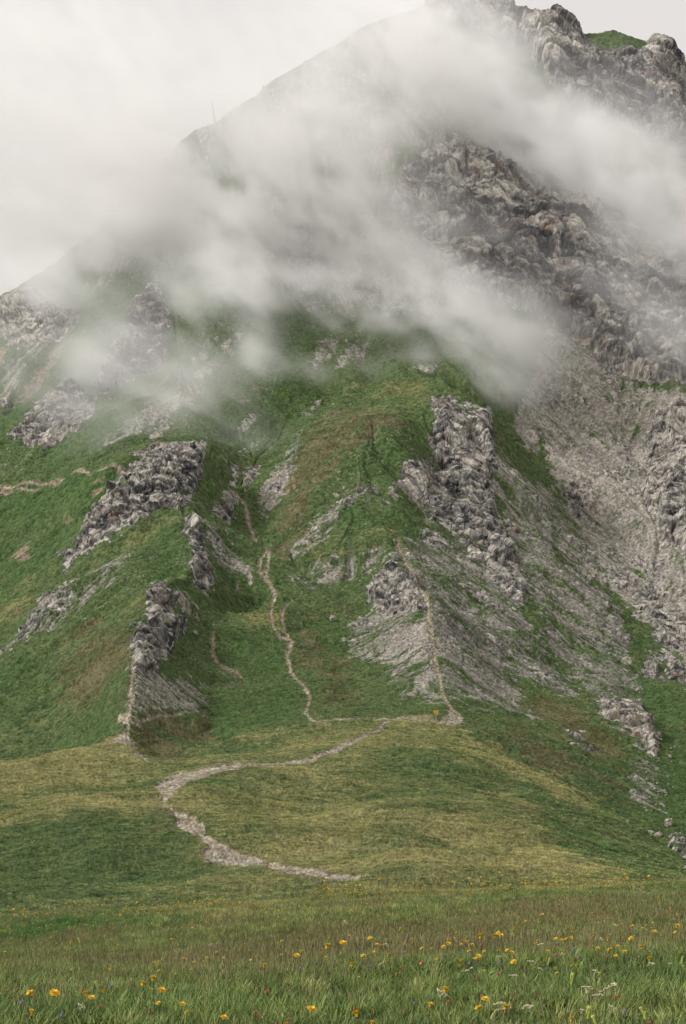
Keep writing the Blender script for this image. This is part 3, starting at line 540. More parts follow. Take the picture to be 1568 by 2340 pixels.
def main_island(m):
    """the connected piece of a face mask that holds its thickest spot"""
    js, is_ = np.where(m); j0, j1, i0, i1 = js.min(), js.max() + 1, is_.min(), is_.max() + 1
    s_ = m[j0:j1, i0:i1]; b_ = blur(blur(s_.astype(np.float32), 7, 0), 5, 1) * s_; k_ = np.unravel_index(np.argmax(b_), s_.shape)
    def runs(a): return np.cumsum(np.concatenate([np.ones((a.shape[0], 1), bool), a[:, 1:] != a[:, :-1]], 1).ravel())
    rh, rv = runs(s_), runs(s_.T); f_ = np.zeros(s_.shape, bool); f_[k_] = True; n_ = 0
    while f_.sum() != n_:
        n_ = f_.sum()
        f_ = (np.bincount(rh, f_.ravel())[rh] > 0).reshape(s_.shape) & s_
        f_ = (np.bincount(rv, f_.T.ravel())[rv] > 0).reshape(s_.T.shape).T & s_
    o_ = np.zeros_like(m); o_[j0:j1, i0:i1] = f_; return o_
g2 = gface.reshape(R - 1, C - 1)
for k in range(1, len(names)):
    m_ = g2 == k
    if m_.any(): g2[m_ & ~main_island(m_)] = 0
gface = g2.ravel()
Dq = np.repeat(D[:-1], C - 1)
def submesh(name, sel, mat, flat=False):
    q = Q[sel]
    if len(q) == 0: print('EMPTY', name); return None
    vid, inv = np.unique(q.ravel(), return_inverse=True)
    me = bpy.data.meshes.new(name); co = FLAT[vid]
    me.vertices.add(len(co)); me.vertices.foreach_set('co', co.ravel())
    me.loops.add(q.size); me.loops.foreach_set('vertex_index', inv.ravel().astype(np.int32))
    me.polygons.add(len(q)); me.polygons.foreach_set('loop_start', (np.arange(len(q)) * 4).astype(np.int32))
    me.polygons.foreach_set('use_smooth', np.full(len(q), not flat)); me.update()
    for an, arrs in ATTR.items(): save_attr(me, an, arrs, vid)
    me.materials.append(mat); ob = bpy.data.objects.new(name, me); col.objects.link(ob); return ob
def ground_height(px, d):
    """height of the finished land under photo column px at distance d"""
    j = np.clip(np.searchsorted(D, d), 1, R - 1); i = np.clip(np.searchsorted(X, px), 1, C - 1)
    tj = (d - D[j - 1]) / (D[j] - D[j - 1]); ti = (px - X[i - 1]) / (X[i] - X[i - 1])
    return (PZ[j - 1, i - 1] * (1 - ti) + PZ[j - 1, i] * ti) * (1 - tj) + (PZ[j, i - 1] * (1 - ti) + PZ[j, i] * ti) * tj
def seen_at(px, py, near=60, far=1300):
    """first land point on the sight line through photo pixel (px, py)"""
    i = int(np.clip(np.searchsorted(X, px), 0, C - 1)); j0 = int(np.searchsorted(D, near)); j1 = int(np.searchsorted(D, far))
    y = HY - F * PZ[j0:j1, i] / PY[j0:j1, i]; k = np.where(y <= py)[0]
    j = j0 + (k[0] if len(k) else 0)
    return Vector((float(PX[j, i]), float(PY[j, i]), float(PZ[j, i])))
# ---------------------------------------------------------------- materials
class N:
    """terse node building"""
    def __init__(s, name):
        s.m = bpy.data.materials.new(name); s.m.use_nodes = True; s.t = s.m.node_tree
        s.b = s.t.nodes['Principled BSDF']; s.b.inputs['Roughness'].default_value = .92; s.b.inputs['Specular IOR Level'].default_value = .15
    def lk(s, a, b): s.t.links.new(a, b)
    def val(s, v, inp):
        if hasattr(v, 'is_output') or isinstance(v, bpy.types.NodeSocket): s.lk(v, inp)
        elif isinstance(v, tuple): inp.default_value = (*v, 1)[:len(inp.default_value)] if len(v) == 3 and len(inp.default_value) == 4 else v
        else: inp.default_value = v
    def attr(s, name, kind='GEOMETRY'):
        n = s.t.nodes.new('ShaderNodeAttribute'); n.attribute_name = name; n.attribute_type = kind
        sp = s.t.nodes.new('ShaderNodeSeparateColor'); s.lk(n.outputs['Color'], sp.inputs[0]); return sp.outputs[0], sp.outputs[1], sp.outputs[2], n.outputs['Alpha']
    def pos(s):
        return s.t.nodes.new('ShaderNodeNewGeometry').outputs['Position']
    def noise(s, scale, detail=4, rough=.6, vec=None, dist=0.):
        n = s.t.nodes.new('ShaderNodeTexNoise'); n.inputs['Scale'].default_value = scale; n.inputs['Detail'].default_value = detail; n.inputs['Roughness'].default_value = rough; n.inputs['Distortion'].default_value = dist
        s.lk(vec if vec is not None else s.pos(), n.inputs['Vector']); return n.outputs['Fac']
    def math(s, op, a, b=0.):
        n = s.t.nodes.new('ShaderNodeMath'); n.operation = op; s.val(a, n.inputs[0]); s.val(b, n.inputs[1]); return n.outputs[0]
    def rng(s, v, a, b, c=0., d=1.):
        n = s.t.nodes.new('ShaderNodeMapRange'); n.interpolation_type = 'SMOOTHSTEP'; s.val(v, n.inputs[0])
        for i, q in enumerate((a, b, c, d)): n.inputs[i + 1].default_value = q
        return n.outputs[0]
    def mix(s, f, a, b):
        n = s.t.nodes.new('ShaderNodeMix'); n.data_type = 'RGBA'; s.val(f, n.inputs[0]); s.val(a, n.inputs[6]); s.val(b, n.inputs[7]); return n.outputs[2]
    def t_mul(s, c, f):
        n = s.t.nodes.new('ShaderNodeVectorMath'); n.operation = 'SCALE'; s.lk(c, n.inputs[0]); s.lk(f, n.inputs['Scale']); return n.outputs[0]
    def ramp(s, f, stops):
        n = s.t.nodes.new('ShaderNodeValToRGB'); e = n.color_ramp.elements
        while len(e) < len(stops): e.new(.5)
        for el, (p, c) in zip(e, stops): el.position = p; el.color = (*c, 1)
        s.lk(f, n.inputs[0]); return n.outputs[0]
    def stretch(s, sx, sy, sz, rot=(0, 0, 0)):
        n = s.t.nodes.new('ShaderNodeMapping'); n.inputs['Scale'].default_value = (sx, sy, sz); n.inputs['Rotation'].default_value = rot; s.lk(s.pos(), n.inputs[0]); return n.outputs[0]
    def bump(s, hgt, strength, dist):
        n = s.t.nodes.new('ShaderNodeBump'); n.inputs['Strength'].default_value = strength; n.inputs['Distance'].default_value = dist
        s.val(hgt, n.inputs['Height']); s.lk(n.outputs[0], s.b.inputs['Normal']); return n
def rock_colour(n, dark, crack, facet):
    f = n.noise(.35, 6, .72, n.stretch(1.5, 1.5, .3, (0, .25, 0))); g = n.noise(1.2, 5, .75, n.stretch(1.7, 1.7, .4, (0, .25, 0)))
    v = n.math('ADD', n.math('MULTIPLY', f, .62), n.math('MULTIPLY', g, .38)); v = n.math('ADD', v, n.math('MULTIPLY', n.math('SUBTRACT', facet, .5), .30))
    v = n.math('SUBTRACT', v, n.math('MULTIPLY', dark, .14))
    c = n.ramp(v, [(.30, (.05, .05, .054)), (.385, (.155, .148, .142)), (.455, (.33, .308, .272)), (.54, (.50, .462, .40)), (.66, (.68, .635, .55))])
    rust = n.rng(n.noise(.045, 4, .7), .60, .68); c = n.mix(n.math('MULTIPLY', rust, .5), c, (.26, .15, .085))
    return n.mix(n.math('MULTIPLY', crack, .55), c, (.032, .032, .036))  # crevice shade put into the colour, on top of the carved cracks
def grass_colour(n, dry, lush, brown):
    a = n.noise(.5, 6, .78); b = n.noise(.12, 5, .65)
    c = n.mix(n.rng(a, .38, .64), (.053, .092, .031), (.102, .137, .048))
    c = n.mix(n.rng(n.math('ADD', lush, n.math('MULTIPLY', n.math('SUBTRACT', b, .5), .8)), .15, .9), c, n.mix(n.rng(a, .4, .65), (.042, .084, .025), (.082, .128, .038)))
    c = n.mix(n.rng(n.math('ADD', dry, n.math('MULTIPLY', n.math('SUBTRACT', a, .5), 1.2)), .25, 1.0), c, n.mix(n.rng(b, .4, .6), (.17, .168, .062), (.26, .24, .10)))
    c = n.mix(n.rng(n.math('ADD', brown, n.math('MULTIPLY', n.math('SUBTRACT', a, .5), 1.4)), .25, .85, 0, .85), c, n.mix(n.rng(b, .4, .6), (.088, .082, .034), (.145, .128, .066)))
    return c
def land_material(name, path=False):
    n = N(name); rk, sc, ea, pl = n.attr('ma'); dr, lu, br, sp = n.attr('mb'); dk, ck, fc, st = n.attr('mc')
    g = grass_colour(n, dr, lu, br)
    f = n.noise(1.0, 6, .85) if not path else n.noise(2.2, 5, .75); f2 = n.noise(.5, 4, .7)
    s_dark = n.ramp(f, [(.30, (.07, .07, .062)), (.48, (.165, .157, .142)), (.64, (.30, .282, .25))])
    s_pale = n.ramp(f, [(.28, (.14, .13, .113)), (.45, (.29, .266, .228)), (.64, (.44, .402, .345))])
    s = n.mix(pl, s_dark, s_pale)
    e = n.mix(n.rng(f, .4, .62), (.17, .132, .09), (.29, .24, .172))
    c = n.mix(n.math('MULTIPLY', sp, .9), g, (.38, .34, .27))
    c = n.mix(sc, c, s); c = n.mix(ea, c, e)
    c = n.mix(n.math('MULTIPLY', rk, n.rng(f2, .42, .5)), c, rock_colour(n, dk, ck, fc))
    if path: c = n.mix(n.rng(f2, .44, .62), n.mix(n.rng(f, .35, .62), (.12, .10, .066), (.27, .235, .17)), n.mix(n.rng(f, .35, .6), (.19, .17, .128), (.38, .345, .27)))
    c = n.t_mul(c, n.rng(st, .15, .85, .54, 1.28))
    n.val(c, n.b.inputs['Base Color'])
    n.bump(n.math('ADD', n.noise(1.6, 6, .75), n.math('MULTIPLY', n.noise(.3, 4, .6), .8)), .9, .55 if not path else .15)
    return n.m
MAT_LAND = land_material('turf and gravel'); MAT_PATH = land_material('trodden gravel', True)
def rock_material():
    n = N('limestone'); dk, ck, fc, st = n.attr('mc'); dr, lu, br, sp = n.attr('mb')
    c = rock_colour(n, dk, ck, fc)
    geo = n.t.nodes.new('ShaderNodeNewGeometry'); sx = n.t.nodes.new('ShaderNodeSeparateXYZ'); n.lk(geo.outputs['Normal'], sx.inputs[0])
    up = n.math('ADD', sx.outputs[2], n.math('MULTIPLY', n.math('SUBTRACT', n.noise(.5, 4, .6), .5), 1.1))
    c = n.mix(n.rng(up, .86, .98), c, n.mix(n.noise(1., 3), (.04, .075, .02), (.11, .12, .04)))
    n.val(c, n.b.inputs['Base Color'])
    n.bump(n.math('ADD', n.noise(1.1, 6, .7, n.stretch(1.5, 1.5, .5, (0, .25, 0))), n.math('MULTIPLY', n.noise(4, 3, .7), .2)), 1., .6)
    return n.m
MAT_ROCK = rock_material()
# ---------------------------------------------------------------- land objects
NEARJ = 66.0; MIDJ = 262.0
for nm, sel in (('meadow', (gface == 0) & (Dq < NEARJ)), ('hill', (gface == 0) & (Dq >= NEARJ) & (Dq < MIDJ)), ('mountain', (gface == 0) & (Dq >= MIDJ)), ('path', gface == -1)):
    o = submesh(nm, sel, MAT_PATH if nm == 'path' else MAT_LAND); o['kind'] = 'structure'
CRAG = {}
for k, nm in enumerate(names):
    if k == 0: continue
    o = submesh('rock_face' if 'wall' in nm or nm == 'summit' else 'rock_crag', gface == k, MAT_ROCK, True)
    if o: CRAG[nm] = o
# ---------------------------------------------------------------- drifting cloud: a density grid hanging along the slope
#        column, row, radius across, radius up, tilt (deg, + = falls to the right), depth radius m, optical depth
PUFFS = [
 (20, 330, 300, 260, 0, 40, .9), (290, 400, 170, 130, -35, 36, 1.5), (170, 510, 190, 90, -35, 34, 1.1), (430, 500, 150, 120, 35, 34, 1.7), (60, 700, 170, 80, -25, 34, .5), (620, 560, 130, 110, 10, 34, .7), (200, 150, 360, 180, 0, 60, .6), (370, 320, 90, 70, -40, 50, 1.2),
 (540, 470, 150, 120, 30, 45, 1.6), (545, 650, 70, 160, -12, 34, 1.9), (590, 800, 38, 80, -10, 26, 1.1), (430, 700, 70, 90, 0, 30, .8),
 (640, 360, 190, 130, 25, 50, .9), (760, 230, 230, 110, 15, 55, .8), (640, 110, 240, 70, -28, 55, .35), (860, 110, 170, 90, 10, 60, 1.3), (1000, 160, 190, 90, 30, 50, 1.8), (1150, 265, 200, 80, 34, 50, 2.2), (1320, 380, 190, 90, 30, 50, 2.6), (1490, 480, 190, 90, 30, 55, 2.6), (1640, 580, 120, 90, 20, 50, 1.8),
 (1000, 40, 150, 80, 20, 60, 1.3), (1140, 140, 60, 90, 30, 40, .7), (1230, 230, 120, 60, 40, 45, .6), (800, 420, 110, 180, 10, 40, .9), (850, 560, 170, 100, 30, 38, 1.3), (700, 560, 90, 120, 0, 34, .7),
 (760, 700, 190, 75, 8, 38, 1.5), (940, 680, 150, 75, 20, 34, 1.2), (1050, 740, 190, 75, 14, 34, .95), (1150, 800, 110, 60, 20, 30, .4), (1010, 812, 110, 24, -6, 24, .7), (1130, 870, 80, 60, 20, 26, .6), (1240, 720, 120, 50, 30, 26, .3),
 (1540, 790, 110, 90, 40, 40, .6), (1440, 690, 160, 50, 35, 40, .4), (1480, 590, 140, 42, 25, 40, .7), (1050, 500, 160, 40, 35, 35, .3),
 (205, 840, 60, 110, 15, 30, .9), (290, 900, 130, 60, -25, 30, .8), (440, 900, 100, 90, -30, 34, .75), (120, 650, 150, 60, -30, 40, .9), (250, 560, 150, 90, 0, 35, 1.2), (700, 840, 180, 40, -5, 34, .4), (540, 1000, 120, 45, 0, 30, .3), (330, 760, 140, 130, 0, 40, .45), (60, 830, 120, 120, 0, 40, .25), (330, 960, 140, 60, -20, 30, .35),
]
VOX = 3.0
bx0, bx1, by0, by1, bz0, bz1 = -300., 300., 440., 1230., 20., 560.
nx, ny, nz = int((bx1 - bx0) / VOX), int((by1 - by0) / VOX), int((bz1 - bz0) / VOX)
gx_ = bx0 + (np.arange(nx) + .5) * VOX; gy_ = by0 + (np.arange(ny) + .5) * VOX; gz_ = bz0 + (np.arange(nz) + .5) * VOX
GZ, GY, GX = np.meshgrid(gz_, gy_, gx_, indexing='ij')
den = np.zeros(GX.shape, np.float32)
for X_, Y_, rx_, ry_, tilt, rd, od in PUFFS:
    c = seen_at(min(max(X_, -700), 2200), max(Y_, 60 if X_ < 1600 else 150), 430, 1225)
    d0 = (c.y if c.y > 445 else (860 if X_ < 700 else 1120)) - rd * .75
    cx = (X_ - HX) / F * d0; cz = (HY - Y_) / F * d0; t = math.radians(tilt); k = d0 / F
    ax, az = math.cos(t), -math.sin(t)
    dx = GX - cx; dz = GZ - cz; dy = GY - d0
    r2 = ((dx * ax + dz * az) / (rx_ * k)) ** 2 + ((-dx * az + dz * ax) / (ry_ * k)) ** 2 + (dy / rd) ** 2
    den += (od / (1.77 * rd) * np.exp(-r2)).astype(np.float32)
den += (.00032 * smooth(GZ, 60, 260)).astype(np.float32)
K = den > .00012; gx3, gy3, gz3 = GX[K], GY[K], GZ[K]
wn3 = fbm3(gx3 / 85, gy3 / 110, gz3 / 65 + gx3 / 130, 3, 201, gain=.6)
al, ac = (gx3 * .78 - gz3 * .62), (gx3 * .62 + gz3 * .78)          # torn along the wind: down to the right
al, ac = al + 22 * wn3, ac + 16 * wn3
wn4 = fbm3(al / 52, gy3 / 60, ac / 24, 3, 211, gain=.62)
wn5 = fbm3(al / 17 + 1.2 * wn4, gy3 / 28, ac / 9 + wn4, 3, 221, gain=.75)
den[K] *= np.clip(1.1 + 1.2 * wn3 + 1.7 * wn4 + 2.9 * wn5, 0.03, 5).astype(np.float32)
den = np.maximum(den - .0003, 0)
edge = np.minimum(np.minimum(smooth(GX, bx0, bx0 + 40) * smooth(-GX, -bx1, -bx1 + 40), smooth(GZ, bz0, bz0 + 20) * smooth(-GZ, -bz1, -bz1 + 30)), smooth(GY, by0, by0 + 30) * smooth(-GY, -by1, -by1 + 20))
den *= edge
cm = bpy.data.meshes.new('cloud'); vv = np.stack([GX, GY, GZ], -1).reshape(-1, 3).astype(np.float32)
cm.vertices.add(len(vv)); cm.vertices.foreach_set('co', vv.ravel())
at = cm.attributes.new('thickness', 'FLOAT', 'POINT'); at.data.foreach_set('value', den.ravel())
cloud = bpy.data.objects.new('cloud', cm); col.objects.link(cloud)
vm = bpy.data.materials.new('cloud vapour'); vm.use_nodes = True; vt = vm.node_tree; vt.nodes.clear()
vp = vt.nodes.new('ShaderNodeVolumePrincipled'); vp.inputs['Color'].default_value = (1, .996, .99, 1); vp.inputs['Density'].default_value = CLOUD_K = 1.0; vp.inputs['Anisotropy'].default_value = .05
vo = vt.nodes.new('ShaderNodeOutputMaterial'); vt.links.new(vp.outputs[0], vo.inputs['Volume'])
gn = bpy.data.node_groups.new('cloud', 'GeometryNodeTree')
gn.interface.new_socket('Geometry', in_out='INPUT', socket_type='NodeSocketGeometry'); gn.interface.new_socket('Geometry', in_out='OUTPUT', socket_type='NodeSocketGeometry')
gi = gn.nodes.new('NodeGroupInput'); go = gn.nodes.new('NodeGroupOutput')
vc = gn.nodes.new('GeometryNodeVolumeCube'); vc.inputs['Min'].default_value = (bx0, by0, bz0); vc.inputs['Max'].default_value = (bx1, by1, bz1)
vc.inputs['Resolution X'].default_value = nx; vc.inputs['Resolution Y'].default_value = ny; vc.inputs['Resolution Z'].default_value = nz
si = gn.nodes.new('GeometryNodeSampleIndex'); si.data_type = 'FLOAT'; si.domain = 'POINT'; si.clamp = True
na = gn.nodes.new('GeometryNodeInputNamedAttribute'); na.data_type = 'FLOAT'; na.inputs[0].default_value = 'thickness'
gp = gn.nodes.new('GeometryNodeInputPosition'); sx = gn.nodes.new('ShaderNodeSeparateXYZ'); gn.links.new(gp.outputs[0], sx.inputs[0])
def gm(op, a, b=0.):
    n = gn.nodes.new('ShaderNodeMath'); n.operation = op
    for q, i in ((a, 0), (b, 1)):
        if isinstance(q, (int, float)): n.inputs[i].default_value = q
        else: gn.links.new(q, n.inputs[i])
    return n.outputs[0]
def cell(o, lo, hi, n): return gm('FLOOR', gm('MULTIPLY', gm('SUBTRACT', o, lo), (n) / (hi - lo) * .99999))
ii = gm('ADD', cell(sx.outputs[0], bx0, bx1, nx), gm('MULTIPLY', gm('ADD', cell(sx.outputs[1], by0, by1, ny), gm('MULTIPLY', cell(sx.outputs[2], bz0, bz1, nz), float(ny))), float(nx)))
gn.links.new(gi.outputs[0], si.inputs['Geometry']); gn.links.new(na.outputs[0], si.inputs['Value']); gn.links.new(ii, si.inputs['Index'])
gn.links.new(si.outputs['Value'], vc.inputs['Density'])
sm = gn.nodes.new('GeometryNodeSetMaterial'); sm.inputs['Material'].default_value = vm
gn.links.new(vc.outputs[0], sm.inputs[0]); gn.links.new(sm.outputs[0], go.inputs[0])
cm.materials.append(vm)
md = cloud.modifiers.new('cloud', 'NODES'); md.node_group = gn
cloud['kind'] = 'stuff'
cy.volume_step_rate = 3.6; cy.volume_max_steps = 256
# ---------------------------------------------------------------- grass
def tuft_mesh(name, blades, height, spread, width, seed, bend=.5, heads=0, head_only=False):
    r = np.random.default_rng(seed); V = []; Fc = []; K = []
    def strip(p0, d, hgt, w, lean, segs, col_):
        side = np.array([-d[1], d[0], 0]) if r.random() < .5 else np.array([1, 0, 0]) * (1 if r.random() < .5 else -1)
        a = len(V)
        for i in range(segs + 1):
            t = i / segs; c = p0 + np.array([d[0] * lean * t * t, d[1] * lean * t * t, hgt * t * (1 - .25 * lean / max(hgt, 1e-3) * t * .5)])
            ww = w * (1 - t) ** .7 * .5 + w * .04
            V.append(c - side * ww); V.append(c + side * ww); K.extend([(col_, t, 0, 1)] * 2)
        for i in range(segs): Fc.append((a + 2 * i, a + 2 * i + 1, a + 2 * i + 3, a + 2 * i + 2))
        return c
    for b in range(blades):
        an = r.uniform(0, 2 * math.pi); rad = spread * math.sqrt(r.random()); p0 = np.array([rad * math.cos(an), rad * math.sin(an), -.02])
        an2 = an + r.uniform(-1, 1); d = (math.cos(an2), math.sin(an2)); hh = height * r.uniform(.5, 1.15)
        strip(p0, d, hh, width * r.uniform(.7, 1.3), hh * bend * r.uniform(.3, 1.3), 3, r.random() * .6)
    for b in range(heads):
        an = r.uniform(0, 2 * math.pi); rad = spread * math.sqrt(r.random()) * .7; p0 = np.array([rad * math.cos(an), rad * math.sin(an), -.02])
        an2 = an + r.uniform(-1, 1); d = (math.cos(an2), math.sin(an2)); hh = height * r.uniform(1.1, 1.7)
        top = strip(p0, d, hh, width * .45, hh * .25, 3, .8)
        hl = height * r.uniform(.22, .38); w = width * r.uniform(1., 1.7)      # seed head: a thin spindle
        a = len(V)
        for q, (tt, ww) in enumerate(((0, .25), (.35, 1), (.7, .7), (1, .1))):
            for m in range(3):
                V.append(top + np.array([d[0] * .15 * hl * tt + w * ww * .5 * math.cos(m * 2.09), d[1] * .15 * hl * tt + w * ww * .5 * math.sin(m * 2.09), hl * (tt - .25)])); K.append((1., tt, 0, 1))
        for q in range(3):
            for m in range(3): Fc.append((a + q * 3 + m, a + q * 3 + (m + 1) % 3, a + q * 3 + 3 + (m + 1) % 3, a + q * 3 + 3 + m))
    me = bpy.data.meshes.new(name); me.from_pydata([tuple(v) for v in V], [], Fc)
    a = me.attributes.new('bl', 'FLOAT_COLOR', 'POINT'); a.data.foreach_set('color', np.array(K, np.float32).ravel()); me.update()
    return me
def grass_material(name, near):
    n = N(name); dr, lu, br, wh = n.attr('tone', 'INSTANCER'); kind, tt, _, _ = n.attr('bl')
    oi = n.t.nodes.new('ShaderNodeObjectInfo'); rd = oi.outputs['Random']
    if near:
        c = n.mix(n.rng(n.math('ADD', kind, n.math('MULTIPLY', rd, .5)), .0, 1.), (.07, .135, .028), (.19, .235, .07))
        c = n.mix(lu, c, n.mix(rd, (.04, .125, .028), (.085, .185, .045)))
        c = n.mix(n.rng(n.math('ADD', dr, n.math('MULTIPLY', n.math('SUBTRACT', rd, .5), .9)), .2, .9, 0, .85), c, (.34, .31, .11))
        c = n.mix(n.rng(n.math('ADD', br, n.math('MULTIPLY', n.math('SUBTRACT', rd, .5), .9)), .25, .9, 0, .8), c, (.205, .20, .075))
        c = n.mix(n.rng(kind, .85, .95, 0, .9), c, n.mix(rd, (.30, .25, .135), (.16, .125, .065)))
    else:
        c = grass_colour(n, dr, lu, br); c = n.mix(n.math('MULTIPLY', rd, .35), c, (.17, .175, .06)); c = n.t_mul(c, n.rng(rd, 0, 1, 1.1, 2.35))
    if near: c = n.t_mul(c, n.rng(rd, 0, 1, .6, 1.4))
    n.val(c, n.b.inputs['Base Color']); n.b.inputs['Roughness'].default_value = .7
    n.b.inputs['Subsurface Weight'].default_value = 0
    return n.m
G_NEAR = grass_material('meadow grass', True); G_HILL = grass_material('hill turf', False)
def scatter(name, pos, rotz, scl, kind, tone, tufts, mat):
    """one object: tufts set on points"""
    me = bpy.data.meshes.new(name); me.vertices.add(len(pos)); me.vertices.foreach_set('co', pos.astype(np.float32).ravel())
    for nm_, ty, arr in (('turn', 'FLOAT', rotz), ('grow', 'FLOAT', scl)):
        a = me.attributes.new(nm_, ty, 'POINT'); a.data.foreach_set('value', arr.astype(np.float32))
    a = me.attributes.new('kind', 'INT', 'POINT'); a.data.foreach_set('value', kind.astype(np.int32))
    a = me.attributes.new('tone', 'FLOAT_COLOR', 'POINT'); a.data.foreach_set('color', tone.astype(np.float32).ravel())
    ob = bpy.data.objects.new(name, me); col.objects.link(ob)
    t = bpy.data.node_groups.new(name, 'GeometryNodeTree')
    t.interface.new_socket('Geometry', in_out='INPUT', socket_type='NodeSocketGeometry'); t.interface.new_socket('Geometry', in_out='OUTPUT', socket_type='NodeSocketGeometry')
    gi, go = t.nodes.new('NodeGroupInput'), t.nodes.new('NodeGroupOutput')
    jn = t.nodes.new('GeometryNodeJoinGeometry'); t.links.new(jn.outputs[0], go.inputs[0])
    def att(nm_, ty):
        q = t.nodes.new('GeometryNodeInputNamedAttribute'); q.data_type = ty; q.inputs[0].default_value = nm_; return q.outputs[0]
    for k, tm in enumerate(tufts):
        tm.materials.clear(); tm.materials.append(mat)
        src = bpy.data.objects.new(tm.name, tm)
        oi = t.nodes.new('GeometryNodeObjectInfo'); oi.inputs[0].default_value = src; oi.inputs['As Instance'].default_value = True
        ip = t.nodes.new('GeometryNodeInstanceOnPoints'); cmpn = t.nodes.new('FunctionNodeCompare'); cmpn.data_type = 'INT'; cmpn.operation = 'EQUAL'
        ai = [i for i in cmpn.inputs if i.type == 'INT']; t.links.new(att('kind', 'INT'), ai[0]); ai[1].default_value = k
        t.links.new(gi.outputs[0], ip.inputs['Points']); t.links.new(cmpn.outputs[0], ip.inputs['Selection']); t.links.new(oi.outputs['Geometry'], ip.inputs['Instance'])
        cx = t.nodes.new('ShaderNodeCombineXYZ'); t.links.new(att('turn', 'FLOAT'), cx.inputs[2]); t.links.new(cx.outputs[0], ip.inputs['Rotation'])
        t.links.new(att('grow', 'FLOAT'), ip.inputs['Scale']); t.links.new(ip.outputs[0], jn.inputs[0])
    ob.modifiers.new(name, 'NODES').node_group = t
    me.materials.append(mat); ob['kind'] = 'stuff'; return ob
def bilin(A_, px, d):
    j = np.clip(np.searchsorted(D, d), 1, R - 1); i = np.clip(np.searchsorted(X, px), 1, C - 1)
    tj = np.clip((d - D[j - 1]) / (D[j] - D[j - 1]), 0, 1); ti = np.clip((px - X[i - 1]) / (X[i] - X[i - 1]), 0, 1)
    return (A_[j - 1, i - 1] * (1 - ti) + A_[j - 1, i] * ti) * (1 - tj) + (A_[j, i - 1] * (1 - ti) + A_[j, i] * ti) * tj
def spread_points(d0, d1, dens, x0=-110, x1=1680):
    """random points with dens(d) per square metre inside the fan"""
    ds = np.linspace(d0, d1, 400); w = ds * (x1 - x0) / F * dens(ds); n = int(((w[1:] + w[:-1]) / 2 * np.diff(ds)).sum()); cdf = np.cumsum(w); cdf /= cdf[-1]
    d = np.interp(rng.random(n), cdf, ds); px = rng.uniform(x0, x1, n); return px, d
def place(px, d): return np.stack([(px - HX) / F * d, d, bilin(PZ, px, d)], -1)
# near meadow
px, d = spread_points(5.0, 64, lambda q: np.interp(q, [5, 12, 20, 35, 64], [150, 120, 80, 50, 34]), -500, 2050)
for xa, xb in ((-2600, -500), (2050, 4200)):
    pa, da = spread_points(3.2, 26, lambda q: 70 + 0 * q, xa, xb); px = np.concatenate([px, pa]); d = np.concatenate([d, da])
pos = place(px, d); yp = HY - F * pos[:, 2] / d
big1 = fbm2(pos[:, 0] / 4 + 3, pos[:, 1] / 7, 3, 301); big2 = fbm2(pos[:, 0] / 1.2, pos[:, 1] / 2.5, 3, 302); big3 = fbm2(pos[:, 0] / 9, pos[:, 1] / 12, 2, 303)
# browner seeding grass along a band that climbs to the right, lusher dips beyond it
band = np.exp(-((yp - np.interp(px, [0, 500, 1000, 1568], [2262, 2190, 2150, 2135])) / 60) ** 2)
gband = np.exp(-((yp - np.interp(px, [0, 400, 900, 1568], [2140, 2110, 2068, 2040])) / 26) ** 2) + .6 * np.exp(-((yp - np.interp(px, [0, 800, 1568], [2330, 2310, 2250])) / 40) ** 2)
edge_d = smooth(d, 40, 56)
t_br = np.clip(.10 + .16 * band + .9 * big2 + .7 * big1 - .4 * gband - .1 * edge_d, 0, 1); t_lu = np.clip(.15 + .5 * gband - .4 * band + .7 * big1, 0, .9); t_dr = np.clip(.2 + .45 * edge_d + .6 * big3 + .4 * big2, 0, .9)
tufts = [tuft_mesh('grass_tuft', 26, .125, .11, .0055, 10 + i, .75) for i in range(4)] + [tuft_mesh('grass_tuft', 16, .135, .10, .005, 20 + i, .6, heads=5) for i in range(3)] + [tuft_mesh('leaf_tuft', 9, .10, .08, .022, 30, .7)]
r0 = rng.random(len(d)); pk = np.clip(.10 + .55 * t_br, .03, .7)
kind = np.where(r0 < pk, 4 + rng.integers(0, 3, len(d)), np.where(r0 > .82, 7, rng.integers(0, 4, len(d))))
scl = rng.uniform(.6, 1.35, len(d)) * np.interp(d, [5, 15, 40, 64], [.95, 1.0, 1.0, 1.0]) * (1 + .6 * big1 + .3 * big3)
scatter('meadow_grass', pos, rng.uniform(0, 6.28, len(d)), scl, kind, np.stack([t_dr, t_lu, t_br, d * 0 + 1], -1), tufts, G_NEAR)
# mid hill and the nearer slopes
px, d = spread_points(66, 420, lambda q: np.interp(q, [66, 110, 200, 300, 420], [11, 7, 3.0, 1.2, .5]))
bad = (bilin(np.maximum(rockF, screeF), px, d) > .35) | (bilin(np.clip(pathm, -3, 3), px, d) > -.8)
px, d = px[~bad], d[~bad]; pos = place(px, d); pos[:, 2] -= .01
q1 = fbm2(pos[:, 0] / 1.6, pos[:, 1] / 2.6, 3, 330); q2 = fbm2(pos[:, 0] / 3.5 + 4, pos[:, 1] / 5, 3, 331)
tone = np.clip(np.stack([bilin(dryF, px, d) - .9 * np.maximum(q1 - .1, 0) + .3 * q2, bilin(lushF, px, d) + 1.6 * np.maximum(q1 - .15, 0), bilin(brownF, px, d) + 1.2 * np.maximum(-q1 - .25, 0) * (q2 > 0), d * 0 + 1], -1), 0, 1)
ht = [tuft_mesh('turf_tuft', 22, .13, .22, .032, 50 + i, .8) for i in range(4)]
scl = rng.uniform(.5, 1.3, len(d)) * np.interp(d, [66, 150, 300, 420], [.75, 1.1, 1.5, 2.0])
